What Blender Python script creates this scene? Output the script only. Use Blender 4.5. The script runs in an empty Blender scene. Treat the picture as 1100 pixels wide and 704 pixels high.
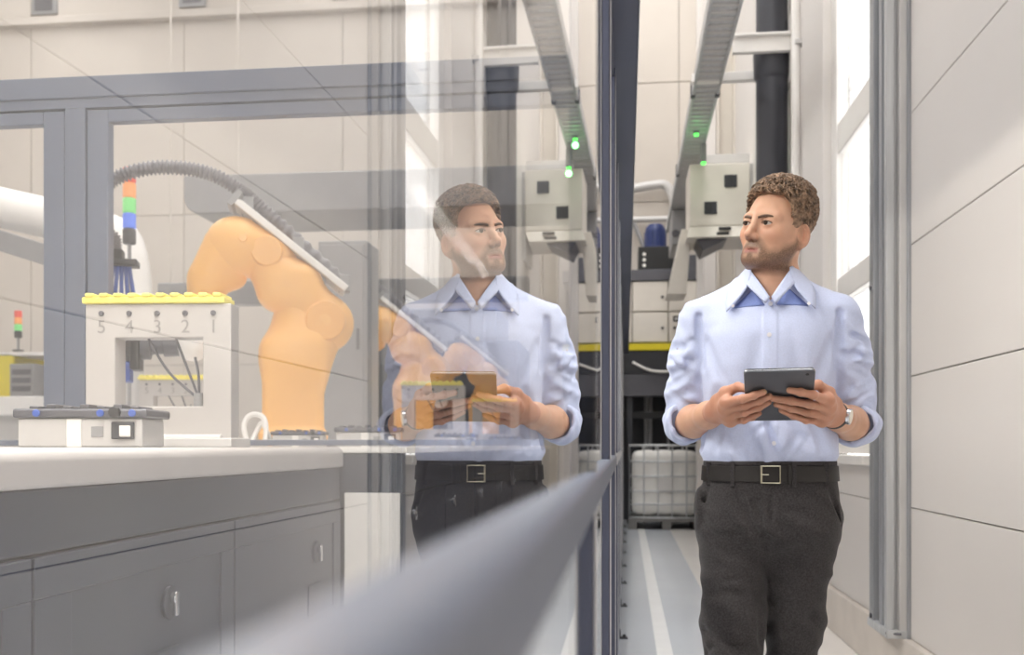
import bpy, bmesh, math, random
import numpy as np
from mathutils import Vector, Matrix

random.seed(4)
scene = bpy.context.scene
C = scene.collection

# ---------------------------------------------------------------- camera
EYE = 1.1
cam_d = bpy.data.cameras.new('camera')
cam = bpy.data.objects.new('camera', cam_d)
C.objects.link(cam)
cam.location = (0, 0, EYE)
cam.rotation_euler = (math.radians(90), 0, math.radians(6.508))
cam_d.lens = 35.0
cam_d.sensor_width = 36.0
cam_d.shift_y = 128 / 1100
cam_d.clip_start = 0.01
cam_d.clip_end = 200
cam_d.dof.use_dof = True
cam_d.dof.focus_distance = 2.5
cam_d.dof.aperture_fstop = 4.2
scene.camera = cam

# ---------------------------------------------------------------- world, lights, exposure
w = bpy.data.worlds.new('overcast_sky')
scene.world = w
w.use_nodes = True
bg = w.node_tree.nodes['Background']
bg.inputs['Color'].default_value = (1.0, 0.99, 0.975, 1)
bg.inputs['Strength'].default_value = 4.0

def area_light(name, loc, sx, sy, energy, col, rot=(0, 0, 0)):
    l = bpy.data.lights.new(name, 'AREA')
    l.shape = 'RECTANGLE'; l.size = sx; l.size_y = sy
    l.energy = energy; l.color = col
    o = bpy.data.objects.new(name, l); C.objects.link(o)
    o.location = loc; o.rotation_euler = rot
    return o
# daylight falling through the roof lights of the hall
SKY = (1.0, 0.99, 0.975)
area_light('roof_light_daylight', (-9.0, 5.5, 9.55), 1.5, 18, 120, SKY)
area_light('roof_light_daylight', (-4.2, 5.5, 9.55), 1.5, 18, 120, SKY)
area_light('roof_light_daylight', (0.2, 5.5, 9.55), 1.3, 18, 380, SKY)

vs = scene.view_settings
scene.display_settings.display_device = 'sRGB'
vs.view_transform = 'Standard'
vs.look = 'None'
vs.exposure = 0.12
vs.gamma = 1.0
vs.use_curve_mapping = False
scene.cycles.max_bounces = 10
scene.cycles.diffuse_bounces = 4
scene.cycles.glossy_bounces = 5
scene.cycles.transparent_max_bounces = 24
scene.cycles.sample_clamp_indirect = 6.0
scene.cycles.use_denoising = True

# ---------------------------------------------------------------- materials
MATS = {}
def srgb(c):
    def f(v):
        v /= 255.0
        return v / 12.92 if v <= 0.04045 else ((v + 0.055) / 1.055) ** 2.4
    return (f(c[0]), f(c[1]), f(c[2]), 1.0)

def mat(name, col, rough=0.5, metal=0.0, var=0.06, scale=6.0, bump=0.0, bscale=80.0, stretch=None,
        emit=None, estr=0.0, spec=0.5, sheen=0.0, coat=0.0):
    """Principled material with a procedural colour variation and fine relief."""
    if name in MATS:
        return MATS[name]
    m = bpy.data.materials.new(name); m.use_nodes = True
    nt = m.node_tree; b = nt.nodes['Principled BSDF']
    c = srgb(col)
    tc = nt.nodes.new('ShaderNodeTexCoord')
    mp = nt.nodes.new('ShaderNodeMapping')
    nt.links.new(tc.outputs['Object'], mp.inputs['Vector'])
    if stretch: mp.inputs['Scale'].default_value = stretch
    n = nt.nodes.new('ShaderNodeTexNoise')
    n.inputs['Scale'].default_value = scale; n.inputs['Detail'].default_value = 5
    nt.links.new(mp.outputs['Vector'], n.inputs['Vector'])
    r = nt.nodes.new('ShaderNodeValToRGB')
    r.color_ramp.elements[0].position = 0.3; r.color_ramp.elements[1].position = 0.7
    r.color_ramp.elements[0].color = tuple(max(0, v * (1 - var)) for v in c[:3]) + (1,)
    r.color_ramp.elements[1].color = tuple(min(1, v * (1 + var)) for v in c[:3]) + (1,)
    nt.links.new(n.outputs['Fac'], r.inputs['Fac'])
    nt.links.new(r.outputs['Color'], b.inputs['Base Color'])
    b.inputs['Roughness'].default_value = rough
    b.inputs['Metallic'].default_value = metal
    b.inputs['Specular IOR Level'].default_value = spec
    if sheen: b.inputs['Sheen Weight'].default_value = sheen
    if coat: b.inputs['Coat Weight'].default_value = coat
    if emit:
        b.inputs['Emission Color'].default_value = srgb(emit)
        b.inputs['Emission Strength'].default_value = estr
    if bump:
        n2 = nt.nodes.new('ShaderNodeTexNoise'); n2.inputs['Scale'].default_value = bscale
        n2.inputs['Detail'].default_value = 4
        nt.links.new(mp.outputs['Vector'], n2.inputs['Vector'])
        bp = nt.nodes.new('ShaderNodeBump'); bp.inputs['Strength'].default_value = bump
        bp.inputs['Distance'].default_value = 0.01
        nt.links.new(n2.outputs['Fac'], bp.inputs['Height'])
        nt.links.new(bp.outputs['Normal'], b.inputs['Normal'])
    MATS[name] = m
    return m

def glass_material(name, ior=1.5, gain=1.0, tint=(1, 1, 1)):
    """Clear sheet glass: what is behind it shows through, the rest is mirrored by the angle."""
    if name in MATS: return MATS[name]
    m = bpy.data.materials.new(name); m.use_nodes = True
    nt = m.node_tree; nt.nodes.clear()
    out = nt.nodes.new('ShaderNodeOutputMaterial')
    tr = nt.nodes.new('ShaderNodeBsdfTransparent'); tr.inputs['Color'].default_value = tuple(tint) + (1,)
    gl = nt.nodes.new('ShaderNodeBsdfGlossy'); gl.inputs['Roughness'].default_value = 0.0
    gl.inputs['Color'].default_value = (1, 1, 1, 1)
    fr = nt.nodes.new('ShaderNodeFresnel'); fr.inputs['IOR'].default_value = ior
    # both faces of the sheet mirror: R = 2F / (1 + F)
    a1 = nt.nodes.new('ShaderNodeMath'); a1.operation = 'ADD'; a1.inputs[1].default_value = 1.0
    nt.links.new(fr.outputs[0], a1.inputs[0])
    d1 = nt.nodes.new('ShaderNodeMath'); d1.operation = 'DIVIDE'
    nt.links.new(fr.outputs[0], d1.inputs[0]); nt.links.new(a1.outputs[0], d1.inputs[1])
    m1 = nt.nodes.new('ShaderNodeMath'); m1.operation = 'MULTIPLY'; m1.inputs[1].default_value = 2.0 * gain
    m1.use_clamp = True
    nt.links.new(d1.outputs[0], m1.inputs[0])
    mx = nt.nodes.new('ShaderNodeMixShader')
    nt.links.new(m1.outputs[0], mx.inputs[0]); nt.links.new(tr.outputs[0], mx.inputs[1]); nt.links.new(gl.outputs[0], mx.inputs[2])
    nt.links.new(mx.outputs[0], out.inputs['Surface'])
    MATS[name] = m
    return m
def clear_material(name):
    if name in MATS: return MATS[name]
    m = bpy.data.materials.new(name); m.use_nodes = True
    nt = m.node_tree; nt.nodes.clear()
    out = nt.nodes.new('ShaderNodeOutputMaterial')
    tr = nt.nodes.new('ShaderNodeBsdfTransparent')
    nt.links.new(tr.outputs[0], out.inputs['Surface'])
    MATS[name] = m
    return m

M = dict(
    wall=mat('painted_panel', (226, 221, 217), 0.55, var=0.015, scale=1.5),
    joint=mat('joint_sealant', (120, 114, 108), 0.8),
    plinth=mat('painted_concrete', (214, 206, 198), 0.75, var=0.05, scale=5, bump=0.12, bscale=60),
    hall_joint=mat('hall_joint', (176, 170, 162), 0.8),
    hall=mat('hall_concrete', (206, 198, 189), 0.8, var=0.04, scale=0.9, bump=0.1, bscale=25),
    floor=mat('epoxy_floor', (196, 200, 206), 0.16, var=0.04, scale=0.8, spec=0.6),
    floor_pale=mat('epoxy_floor_pale', (226, 222, 218), 0.18, var=0.03, scale=1.2, spec=0.6),
    floor_line=mat('floor_paint_white', (232, 232, 232), 0.2, var=0.03),
    ceil=mat('roof_deck', (205, 203, 200), 0.8),
    navy=mat('navy_coated_aluminium', (66, 71, 90), 0.38, 0.0, var=0.05, scale=3),
    slate=mat('slate_coated_aluminium', (104, 111, 127), 0.36, 0.0, var=0.04, scale=3),
    alu=mat('brushed_aluminium', (196, 198, 202), 0.3, 0.9, var=0.06, scale=20, stretch=(1, 1, 0.05)),
    galv=mat('galvanised_steel', (196, 198, 200), 0.4, 0.35, var=0.12, scale=30, stretch=(1, 1, 0.06)),
    galv_dark=mat('galvanised_steel_dull', (162, 164, 168), 0.42, 0.35, var=0.2, scale=24, stretch=(1, 1, 0.06)),
    white=mat('white_lacquer', (238, 235, 231), 0.4, var=0.02),
    offwhite=mat('warm_white_lacquer', (222, 215, 205), 0.45, var=0.03),
    bench_top=mat('bench_top_grey', (184, 180, 178), 0.4, var=0.03),
    bench=mat('bench_grey', (64, 68, 80), 0.42, var=0.04, scale=3),
    bench_door=mat('bench_door_grey', (74, 78, 90), 0.42, var=0.04, scale=3),
    bench_dark=mat('bench_dark_grey', (54, 58, 70), 0.4, var=0.05, scale=3),
    dark=mat('charcoal_paint', (48, 49, 54), 0.5, var=0.1),
    black=mat('black_plastic', (22, 22, 24), 0.45, var=0.1),
    rubber=mat('black_rubber', (30, 30, 32), 0.8, var=0.1),
    pipe=mat('anthracite_pipe', (60, 61, 68), 0.4, var=0.06, scale=3),
    orange=mat('orange_robot_paint', (250, 190, 108), 0.42, var=0.03, scale=3),
    orange_cap=mat('orange_robot_cover', (248, 184, 100), 0.36, var=0.03, scale=3),
    yellow=mat('yellow_plastic', (242, 228, 110), 0.45, var=0.06, scale=30),
    yellow_band=mat('yellow_paint', (226, 208, 40), 0.45, var=0.05),
    grey=mat('mid_grey_metal', (150, 150, 152), 0.4, 0.2, var=0.05),
    grey_dark=mat('dark_grey_metal', (92, 92, 98), 0.4, 0.3, var=0.06),
    grey_pale=mat('pale_grey_metal', (200, 198, 196), 0.4, 0.1, var=0.04),
    stand=mat('anodised_plate', (186, 182, 179), 0.42, 0.1, var=0.03),
    hose=mat('corrugated_hose_plastic', (118, 116, 120), 0.45, var=0.08),
    blue=mat('blue_plastic', (52, 86, 170), 0.4, var=0.1),
    motor=mat('blue_motor_paint', (36, 52, 104), 0.4, var=0.1),
    chrome=mat('polished_steel', (215, 216, 220), 0.18, 0.95, var=0.03),
    lamp=mat('lit_diffuser', (255, 252, 245), 0.5, emit=(255, 250, 240), estr=75.0),
    led=mat('green_led', (90, 230, 90), 0.4, emit=(90, 240, 90), estr=2.0),
    sig_red=mat('signal_red', (224, 92, 80), 0.3, emit=(225, 90, 80), estr=0.15),
    sig_orange=mat('signal_orange', (236, 158, 98), 0.3, emit=(236, 158, 98), estr=0.2),
    sig_green=mat('signal_green', (116, 200, 118), 0.3, emit=(130, 215, 130), estr=0.35),
    sig_blue=mat('signal_blue', (84, 116, 210), 0.3, emit=(110, 140, 235), estr=0.35),
    tank=mat('translucent_tank_plastic', (226, 224, 220), 0.4, var=0.04),
    pallet=mat('pallet_steel', (120, 118, 116), 0.5, 0.4, var=0.1),
    engraved=mat('engraved_print', (146, 142, 140), 0.6),
    glass=glass_material('sheet_glass', 1.5, 1.0),
    glass_thin=glass_material('partition_glass', 1.45, 0.8),
    glass_ar=glass_material('anti_reflective_glass', 1.45, 0.04),
    clear=clear_material('glass_back_face'),
)

# ---------------------------------------------------------------- mesh helpers
class MB:
    """Collects shapes; build() links them as one mesh object."""
    def __init__(s): s.v = []; s.f = []
    def add(s, vs, fs):
        k = len(s.v); s.v += [tuple(p) for p in vs]; s.f += [tuple(i + k for i in f) for f in fs]; return s
    def box(s, x0, x1, y0, y1, z0, z1):
        return s.add([(x0,y0,z0),(x1,y0,z0),(x1,y1,z0),(x0,y1,z0),(x0,y0,z1),(x1,y0,z1),(x1,y1,z1),(x0,y1,z1)],
                     [(0,3,2,1),(4,5,6,7),(0,1,5,4),(1,2,6,5),(2,3,7,6),(3,0,4,7)])
    def cyl(s, p0, p1, r, n=16, r1=None):
        return s.tube([p0, p1], [r, r if r1 is None else r1], n)
    def tube(s, path, r, n=10, closed=False):
        P = [Vector(p) for p in path]; rs = r if isinstance(r, (list, tuple)) else [r] * len(P)
        vs = []; fs = []; ref = None
        for i, p in enumerate(P):
            t = (P[min(i+1, len(P)-1)] - P[max(i-1, 0)]) if not closed else (P[(i+1) % len(P)] - P[i-1])
            t.normalize()
            if ref is None:
                ref = Vector((0, 0, 1)) if abs(t.z) < 0.9 else Vector((1, 0, 0))
            a = (ref - t * ref.dot(t)).normalized(); ref = a
            b = t.cross(a)
            for k in range(n):
                q = 2 * math.pi * k / n
                vs.append(p + (a * math.cos(q) + b * math.sin(q)) * rs[i])
        m = len(P)
        for i in range(m if closed else m - 1):
            j = (i + 1) % m
            for k in range(n):
                fs.append((i*n+k, i*n+(k+1) % n, j*n+(k+1) % n, j*n+k))
        if not closed:
            fs.append(tuple(reversed(range(n)))); fs.append(tuple((m-1)*n+k for k in range(n)))
        return s.add(vs, fs)
    def prism(s, poly, d0, d1, axis='y'):
        n = len(poly)
        def P(a, b, d): return {'y': (a, d, b), 'x': (d, a, b), 'z': (a, b, d)}[axis]
        vs = [P(a, b, d0) for a, b in poly] + [P(a, b, d1) for a, b in poly]
        fs = [tuple(range(n)), tuple(reversed(range(n, 2*n)))] + [((i+1) % n, i, n+i, n+(i+1) % n) for i in range(n)]
        return s.add(vs, fs)
    def lathe(s, prof, c=(0, 0, 0), n=20):
        vs = []; fs = []
        for r, z in prof:
            for k in range(n):
                q = 2*math.pi*k/n; vs.append((c[0]+r*math.cos(q), c[1]+r*math.sin(q), c[2]+z))
        m = len(prof)
        for i in range(m-1):
            for k in range(n): fs.append((i*n+k, i*n+(k+1) % n, (i+1)*n+(k+1) % n, (i+1)*n+k))
        fs.append(tuple(reversed(range(n)))); fs.append(tuple((m-1)*n+k for k in range(n)))
        return s.add(vs, fs)
    def mesh(s, name):
        me = bpy.data.meshes.new(name); me.from_pydata(s.v, [], s.f)
        bm = bmesh.new(); bm.from_mesh(me); bmesh.ops.recalc_face_normals(bm, faces=bm.faces); bm.to_mesh(me); bm.free()
        return me
    def build(s, name, m, parent=None, bevel=0.0, smooth=False, seg=2, loc=None):
        me = s.mesh(name); me.materials.append(m)
        return link(name, me, parent, bevel, smooth, seg, loc)

def link(name, me, parent=None, bevel=0.0, smooth=False, seg=2, loc=None):
    o = bpy.data.objects.new(name, me); C.objects.link(o)
    if parent is not None: o.parent = parent
    if loc is not None: o.location = loc
    if bevel:
        b = o.modifiers.new('edge', 'BEVEL'); b.width = bevel; b.segments = seg; b.limit_method = 'ANGLE'
    if smooth or bevel:
        me.polygons.foreach_set('use_smooth', [True] * len(me.polygons))
        if not hasattr(me, 'organic'):
            pass
    if smooth != 'all' and (smooth or bevel):
        es = o.modifiers.new('normals', 'WEIGHTED_NORMAL'); es.keep_sharp = True
        bm = bmesh.new(); bm.from_mesh(me)
        for e in bm.edges:
            if len(e.link_faces) == 2 and e.calc_face_angle() > 0.6: e.smooth = False
        bm.to_mesh(me); bm.free()
    return o
def bx(name, x0, x1, y0, y1, z0, z1, m, parent=None, bevel=0.0):
    return MB().box(x0, x1, y0, y1, z0, z1).build(name, m, parent, bevel)
def tag(o, label, cat, group=None):
    o['label'] = label; o['category'] = cat
    if group: o['group'] = group
    return o
def thing(name, label, cat, loc=(0, 0, 0), rotz=0.0, group=None):
    o = bpy.data.objects.new(name, None); C.objects.link(o)
    o.empty_display_size = 0.1
    o.location = loc; o.rotation_euler = (0, 0, rotz)
    return tag(o, label, cat, group)
def struct(o, label=None):
    o['kind'] = 'structure'
    if label: o['label'] = label
    return o
def copy_tree(o, parent=None):
    c = o.copy(); C.objects.link(c)
    if parent is not None:
        c.parent = parent
    for ch in list(o.children): copy_tree(ch, c)
    return c
def text_mesh(txt, size, depth):
    cu = bpy.data.curves.new('numeral', 'FONT'); cu.body = txt; cu.size = size; cu.extrude = depth
    cu.align_x = 'CENTER'; cu.align_y = 'CENTER'
    o = bpy.data.objects.new('numeral', cu); C.objects.link(o)
    bpy.context.view_layer.update()
    me = bpy.data.meshes.new_from_object(o.evaluated_get(bpy.context.evaluated_depsgraph_get()))
    bpy.data.objects.remove(o); bpy.data.curves.remove(cu)
    return me
def smooth_path(pts, n=6):
    """Catmull-Rom through the points."""
    P = [Vector(p) for p in pts]; out = []
    for i in range(len(P) - 1):
        p0 = P[max(i-1, 0)]; p1 = P[i]; p2 = P[i+1]; p3 = P[min(i+2, len(P)-1)]
        for k in range(n):
            t = k / n
            out.append(0.5*((2*p1)+(p2-p0)*t+(2*p0-5*p1+4*p2-p3)*t*t+(3*p1-p0-3*p2+p3)*t**3))
    out.append(P[-1]); return out

# ---------------------------------------------------------------- distance-field surfaces
def vlen(p): return np.sqrt((p * p).sum(-1))
def sphere(p, c, r): return vlen(p - np.array(c, np.float32)) - r
def ellipsoid(p, c, r):
    q = p - np.array(c, np.float32); r = np.array(r, np.float32)
    k0 = vlen(q / r); k1 = vlen(q / (r * r)) + 1e-9
    return k0 * (k0 - 1.0) / k1
def cone_seg(p, a, b, ra, rb):
    a = np.array(a, np.float32); b = np.array(b, np.float32); ab = b - a
    t = np.clip(((p - a) @ ab) / (ab @ ab), 0, 1)
    return vlen(p - a - t[:, None] * ab) - (ra + (rb - ra) * t)
def chain(p, pts, rs, k=0.0):
    d = None
    for i in range(len(pts) - 1):
        e = cone_seg(p, pts[i], pts[i+1], rs[i], rs[i+1])
        d = e if d is None else (smin(d, e, k) if k else np.minimum(d, e))
    return d
def rbox(p, c, h, r):
    q = np.abs(p - np.array(c, np.float32)) - np.array(h, np.float32) + r
    return vlen(np.maximum(q, 0)) + np.minimum(q.max(-1), 0) - r
def smin(a, b, k):
    h = np.maximum(k - np.abs(a - b), 0) / k
    return np.minimum(a, b) - h * h * k * 0.25
def smax(a, b, k): return -smin(-a, -b, k)
def seg_dist(p, a, b):
    a = np.array(a, np.float32); b = np.array(b, np.float32); ab = b - a
    t = np.clip(((p - a) @ ab) / (ab @ ab), 0, 1)
    return vlen(p - a - t[:, None] * ab)
def polar(fn, lo, hi, h, coarse=8):
    """Surface nets: the zero set of fn inside the box lo..hi at step h -> (verts, quads)."""
    lo = np.array(lo, np.float32); hi = np.array(hi, np.float32)
    n = np.ceil((hi - lo) / h / coarse).astype(int) * coarse + 1
    cn = (n - 1) // coarse
    cx = [lo[i] + (np.arange(cn[i]) + 0.5) * h * coarse for i in range(3)]
    G = np.stack(np.meshgrid(*cx, indexing='ij'), -1).reshape(-1, 3).astype(np.float32)
    d = np.concatenate([fn(g) for g in np.array_split(G, max(1, len(G)//200000))])
    act = (np.abs(d) < h * coarse * 1.5).reshape(cn)
    mask = np.zeros(n, bool)
    up = act.repeat(coarse, 0).repeat(coarse, 1).repeat(coarse, 2)
    for i in (0, 1):
        for j in (0, 1):
            for k in (0, 1):
                mask[i:i+up.shape[0], j:j+up.shape[1], k:k+up.shape[2]] |= up
    D = np.where(np.zeros(n, bool), 0, np.float32(1.0)).astype(np.float32)
    idx = np.argwhere(mask)
    P = (lo + idx * h).astype(np.float32)
    D[mask] = np.concatenate([fn(q) for q in np.array_split(P, max(1, len(P)//200000))])
    S = D < 0
    cells = None
    okc = mask[:-1, :-1, :-1] & mask[1:, 1:, 1:]
    s8 = [S[i:n[0]-1+i, j:n[1]-1+j, k:n[2]-1+k] for i in (0, 1) for j in (0, 1) for k in (0, 1)]
    tot = sum(s.astype(np.int8) for s in s8)
    cell = okc & up & (tot > 0) & (tot < 8)
    ci = np.argwhere(cell)
    num = np.full(cell.shape, -1, np.int32); num[cell] = np.arange(len(ci))
    acc = np.zeros((len(ci), 3)); cnt = np.zeros(len(ci))
    corners = [(i, j, k) for i in (0, 1) for j in (0, 1) for k in (0, 1)]
    vals = {c: D[ci[:, 0]+c[0], ci[:, 1]+c[1], ci[:, 2]+c[2]] for c in corners}
    for a in corners:
        for ax in range(3):
            if a[ax]: continue
            b = list(a); b[ax] = 1; b = tuple(b)
            va, vb = vals[a], vals[b]; cr = (va < 0) != (vb < 0)
            t = np.where(cr, va / np.where(cr, va - vb, 1), 0)
            pt = np.array(a, float)[None].repeat(len(ci), 0); pt[:, ax] = t
            acc[cr] += pt[cr]; cnt[cr] += 1
    V = lo + (ci + acc / np.maximum(cnt, 1)[:, None]) * h
    F = []
    for ax in range(3):
        o1, o2 = [(1, 2), (2, 0), (0, 1)][ax]
        a = [slice(1, m - 1) for m in n]; b = [slice(1, m - 1) for m in n]
        a[ax] = slice(0, n[ax]-1); b[ax] = slice(1, n[ax])
        sa, sb = S[tuple(a)], S[tuple(b)]
        e = np.argwhere(sa != sb); 
        if not len(e): continue
        flip = sb[tuple(e.T)]
        base = e.copy(); base[:, o1] += 1; base[:, o2] += 1
        def cid(d1, d2):
            q = base.copy(); q[:, o1] += d1; q[:, o2] += d2
            return num[q[:, 0], q[:, 1], q[:, 2]]
        q = np.stack([cid(-1, -1), cid(0, -1), cid(0, 0), cid(-1, 0)], -1)
        q[flip] = q[flip][:, ::-1]
        F.append(q[(q >= 0).all(1)])
    F = np.concatenate(F)
    return V, F
def net_mesh(name, fn, lo, hi, h, m, parent=None, coarse=8, relax=1, attrs=None):
    V, F = polar(fn, lo, hi, h, coarse)
    for _ in range(relax):
        A = np.zeros_like(V); c = np.zeros(len(V))
        for i in range(4):
            j = (i + 1) % 4
            np.add.at(A, F[:, i], V[F[:, j]]); np.add.at(c, F[:, i], 1)
            np.add.at(A, F[:, j], V[F[:, i]]); np.add.at(c, F[:, j], 1)
        V = V * 0.5 + 0.5 * A / np.maximum(c, 1)[:, None]
    me = bpy.data.meshes.new(name)
    me.from_pydata(V.tolist(), [], F.tolist())
    me.polygons.foreach_set('use_smooth', [True] * len(me.polygons))
    me.materials.append(m)
    if attrs:
        for k, f in attrs.items():
            at = me.attributes.new(k, 'FLOAT', 'POINT')
            at.data.foreach_set('value', f(V.astype(np.float32)).astype(np.float32))
    o = bpy.data.objects.new(name, me); C.objects.link(o)
    if parent is not None: o.parent = parent
    return o

# ================================================================ THE SETTING
floor = struct(bx('floor', -12.2, 1.6, -4.2, 15.4, -0.12, 0.0, M['floor']), 'pale blue-grey glossy epoxy hall floor')
bx('walkway_marking', 0.58, 1.22, -4.0, 14.9, 0.0, 0.0015, M['floor_pale'], floor)
bx('line_marking', 0.165, 0.25, -4.0, 14.9, 0.0, 0.0015, M['floor_line'], floor)

# right wall: core with the window opening, sandwich panels on it, concrete plinth
WX = 1.25
c = MB()
c.box(WX + 0.014, 1.32, -4.2, 5.2, 0.0, 9.6)
c.box(WX + 0.014, 1.32, 5.2, 6.15, 0.0, 1.04)
c.box(WX + 0.014, 1.32, 5.2, 6.15, 6.3, 9.6)
c.box(WX + 0.014, 1.32, 6.15, 15.4, 0.0, 9.6)
wall_right = struct(c.build('wall_right', M['joint']), 'pale sandwich-panel wall along the walkway')
PANEL_Z = [0.25 + 0.58 * k for k in range(17)]
for k in range(16):
    z0, z1 = PANEL_Z[k] + 0.0025, PANEL_Z[k + 1] - 0.0025
    spans = [(-4.2, 4.6)]
    if z1 < 1.0: spans.append((4.92, 6.6))
    for y0, y1 in spans:
        bx('panel', WX, WX + 0.016, y0, y1, z0, min(z1, 9.6), M['wall'], wall_right, 0.003)
bx('panel', WX, WX + 0.016, 4.92, 5.2, 0.8325, 9.6, M['wall'], wall_right)
bx('panel', WX, WX + 0.016, 5.2, 6.6, 0.8325, 1.04, M['wall'], wall_right)
bx('pilaster', WX - 0.05, WX + 0.016, 6.28, 7.0, 1.045, 9.6, M['wall'], wall_right, 0.004)
bx('panel', WX, WX + 0.016, 6.6, 7.0, 0.25, 1.04, M['wall'], wall_right, 0.004)
y = 7.004
while y < 15.1:
    bx('panel', WX, WX + 0.016, y, min(y + 0.996, 15.2), 0.25, 9.6, M['wall'], wall_right, 0.003); y += 1.0
bx('plinth', 1.22, 1.32, -4.2, 15.2, 0.0, 0.25, M['plinth'], wall_right, 0.006)

# window above the walkway
win = struct(thing('window_1', 'tall bright window with white frame in the panel wall', 'window'))
bx('frame', 1.245, 1.325, 5.2, 5.25, 1.06, 6.3, M['white'], win, 0.006)
bx('frame', 1.245, 1.325, 6.11, 6.15, 1.06, 6.3, M['white'], win, 0.006)
bx('reveal', WX + 0.0, 1.325, 6.151, 6.28, 1.045, 6.3, M['white'], win, 0.004)
for z0, z1 in ((1.06, 1.14), (1.96, 2.10), (2.84, 3.02), (3.92, 4.06), (5.0, 5.14), (6.2, 6.3)):
    bx('transom', 1.256, 1.31, 5.25, 6.11, z0, z1, M['white'], win, 0.006)
for z0, z1 in ((1.14, 1.96), (2.10, 2.84), (3.02, 3.92), (4.06, 5.0), (5.14, 6.2)):
    bx('pane', 1.275, 1.281, 5.25, 6.11, z0, z1, M['glass_thin'], win)
bx('window_sill', 1.17, 1.34, 5.12, 6.3, 1.005, 1.055, M['white'], win, 0.006)

# end wall of the hall
wb = MB(); wb.box(-12.2, 1.6, 15.22, 15.5, 0, 9.6)
wall_back = struct(wb.build('wall_back', M['hall_joint']), 'pale concrete end wall of the hall')
xs = [-12.2, -9.6, -7.0, -4.4, -1.8, 0.8, 1.6]
zs = [0.0, 2.4, 4.8, 6.6, 8.0, 9.6]
for i in range(len(xs) - 1):
    for k in range(len(zs) - 1):
        bx('panel', xs[i] + 0.006, xs[i+1] - 0.006, 15.19, 15.24, zs[k] + 0.006, zs[k+1] - 0.006, M['hall'], wall_back, 0.006)
bx('ledge', -12.2, -1.4, 15.05, 15.2, 7.9, 8.02, M['hall'], wall_back, 0.01)
for k, xw in enumerate((-9.35, -6.85, -4.35)):
    wo = struct(thing('window_%d' % (k + 2), 'small high window strip in the concrete end wall', 'window'))
    bx('frame', xw - 0.22, xw + 0.22, 15.14, 15.19, 8.1, 9.3, M['grey'], wo, 0.01)
    bx('pane', xw - 0.15, xw + 0.15, 15.125, 15.142, 8.16, 9.24, M['grey_dark'], wo)
struct(bx('wall_left', -12.5, -12.2, -4.2, 15.4, 0, 9.6, M['hall']))
struct(bx('wall_front', -12.2, 1.6, -4.5, -4.2, 0, 9.6, M['hall']))
cm = MB()
for x0, x1 in ((-12.2, -9.8), (-8.2, -5.0), (-3.4, -0.45), (0.85, 1.34)):
    cm.box(x0, x1, -4.2, 15.4, 9.6, 9.8)
cm.box(-12.2, 1.6, -4.2, -3.5, 9.6, 9.8); cm.box(-12.2, 1.6, 14.5, 15.4, 9.6, 9.8)
struct(cm.build('ceiling', M['ceil']))

# ================================================================ GLASS ENCLOSURE beside the walkway
enc = thing('glass_enclosure', 'long glazed machine enclosure with slate rail and navy header beam along walkway', 'glass partition')
POSTS = [-1.17, -0.05] + [1.13 + 1.15 * k for k in range(12)]
for i, y in enumerate(POSTS):
    p = bx('post', -0.064, -0.036, y, y + 0.035, 0.0, 2.4, M['navy'], enc, 0.003)
    bx('edge_strip', -0.0365, -0.0325, y + 0.008, y + 0.026, 0.09, 2.4, M['alu'], p, 0.001)
    b = MB(); b.box(-0.036, 0.012, y - 0.01, y + 0.045, 0.0, 0.008); b.box(-0.036, -0.028, y - 0.01, y + 0.045, 0.008, 0.05)
    b.cyl((-0.008, y + 0.017, 0.008), (-0.008, y + 0.017, 0.022), 0.009, 6)
    b.build('foot_bracket', M['dark'], enc)
bx('handrail', -0.062, -0.030, -1.2, 3.42, 1.030, 1.071, M['slate'], enc, 0.006)
bx('handrail', -0.062, -0.030, 3.425, 13.9, 1.030, 1.071, M['alu'], enc, 0.006)
bx('bottom_rail', -0.062, -0.034, -1.2, 13.9, 0.02, 0.09, M['slate'], enc, 0.004)
bx('header_beam', -0.073, 0.040, -1.2, 13.95, 2.40, 2.98, M['navy'], enc, 0.004)
bx('header_trim', -0.079, -0.073, -1.2, 13.95, 2.385, 2.42, M['alu'], enc)
bx('header_trim', 0.0395, 0.0425, -1.2, 13.95, 2.397, 2.42, M['alu'], enc)
bx('glazing_bead', -0.058, -0.040, -1.2, 13.9, 2.37, 2.40, M['navy'], enc, 0.002)

def pane(y0, y1, z0, z1, parent, angle=0.0, x=-0.045):
    me = MB().box(0, 0.006, 0, y1 - y0, z0, z1)
    me.f = me.f  # box: face 3 is the +x side
    m = bpy.data.meshes.new('pane'); m.from_pydata([(vx - 0.006, vy, vz) for vx, vy, vz in me.v], [], me.f)
    m.materials.append(M['clear']); m.materials.append(M['glass']); m.polygons[3].material_index = 1
    o = bpy.data.objects.new('pane', m); C.objects.link(o); o.parent = parent
    o.location = (x, y0, 0); o.rotation_euler = (0, 0, angle)
    return o
for i in range(len(POSTS) - 1):
    y0, y1 = POSTS[i] + 0.033, POSTS[i + 1] + 0.002
    if i == 1:
        pane(y0, y1, 1.076, 2.385, enc, math.radians(-0.86), -0.0495)   # the first leaf stands slightly ajar
    else:
        pane(y0, y1, 1.076, 2.385, enc)
    pane(y0, y1, 0.088, 1.035, enc)

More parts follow.
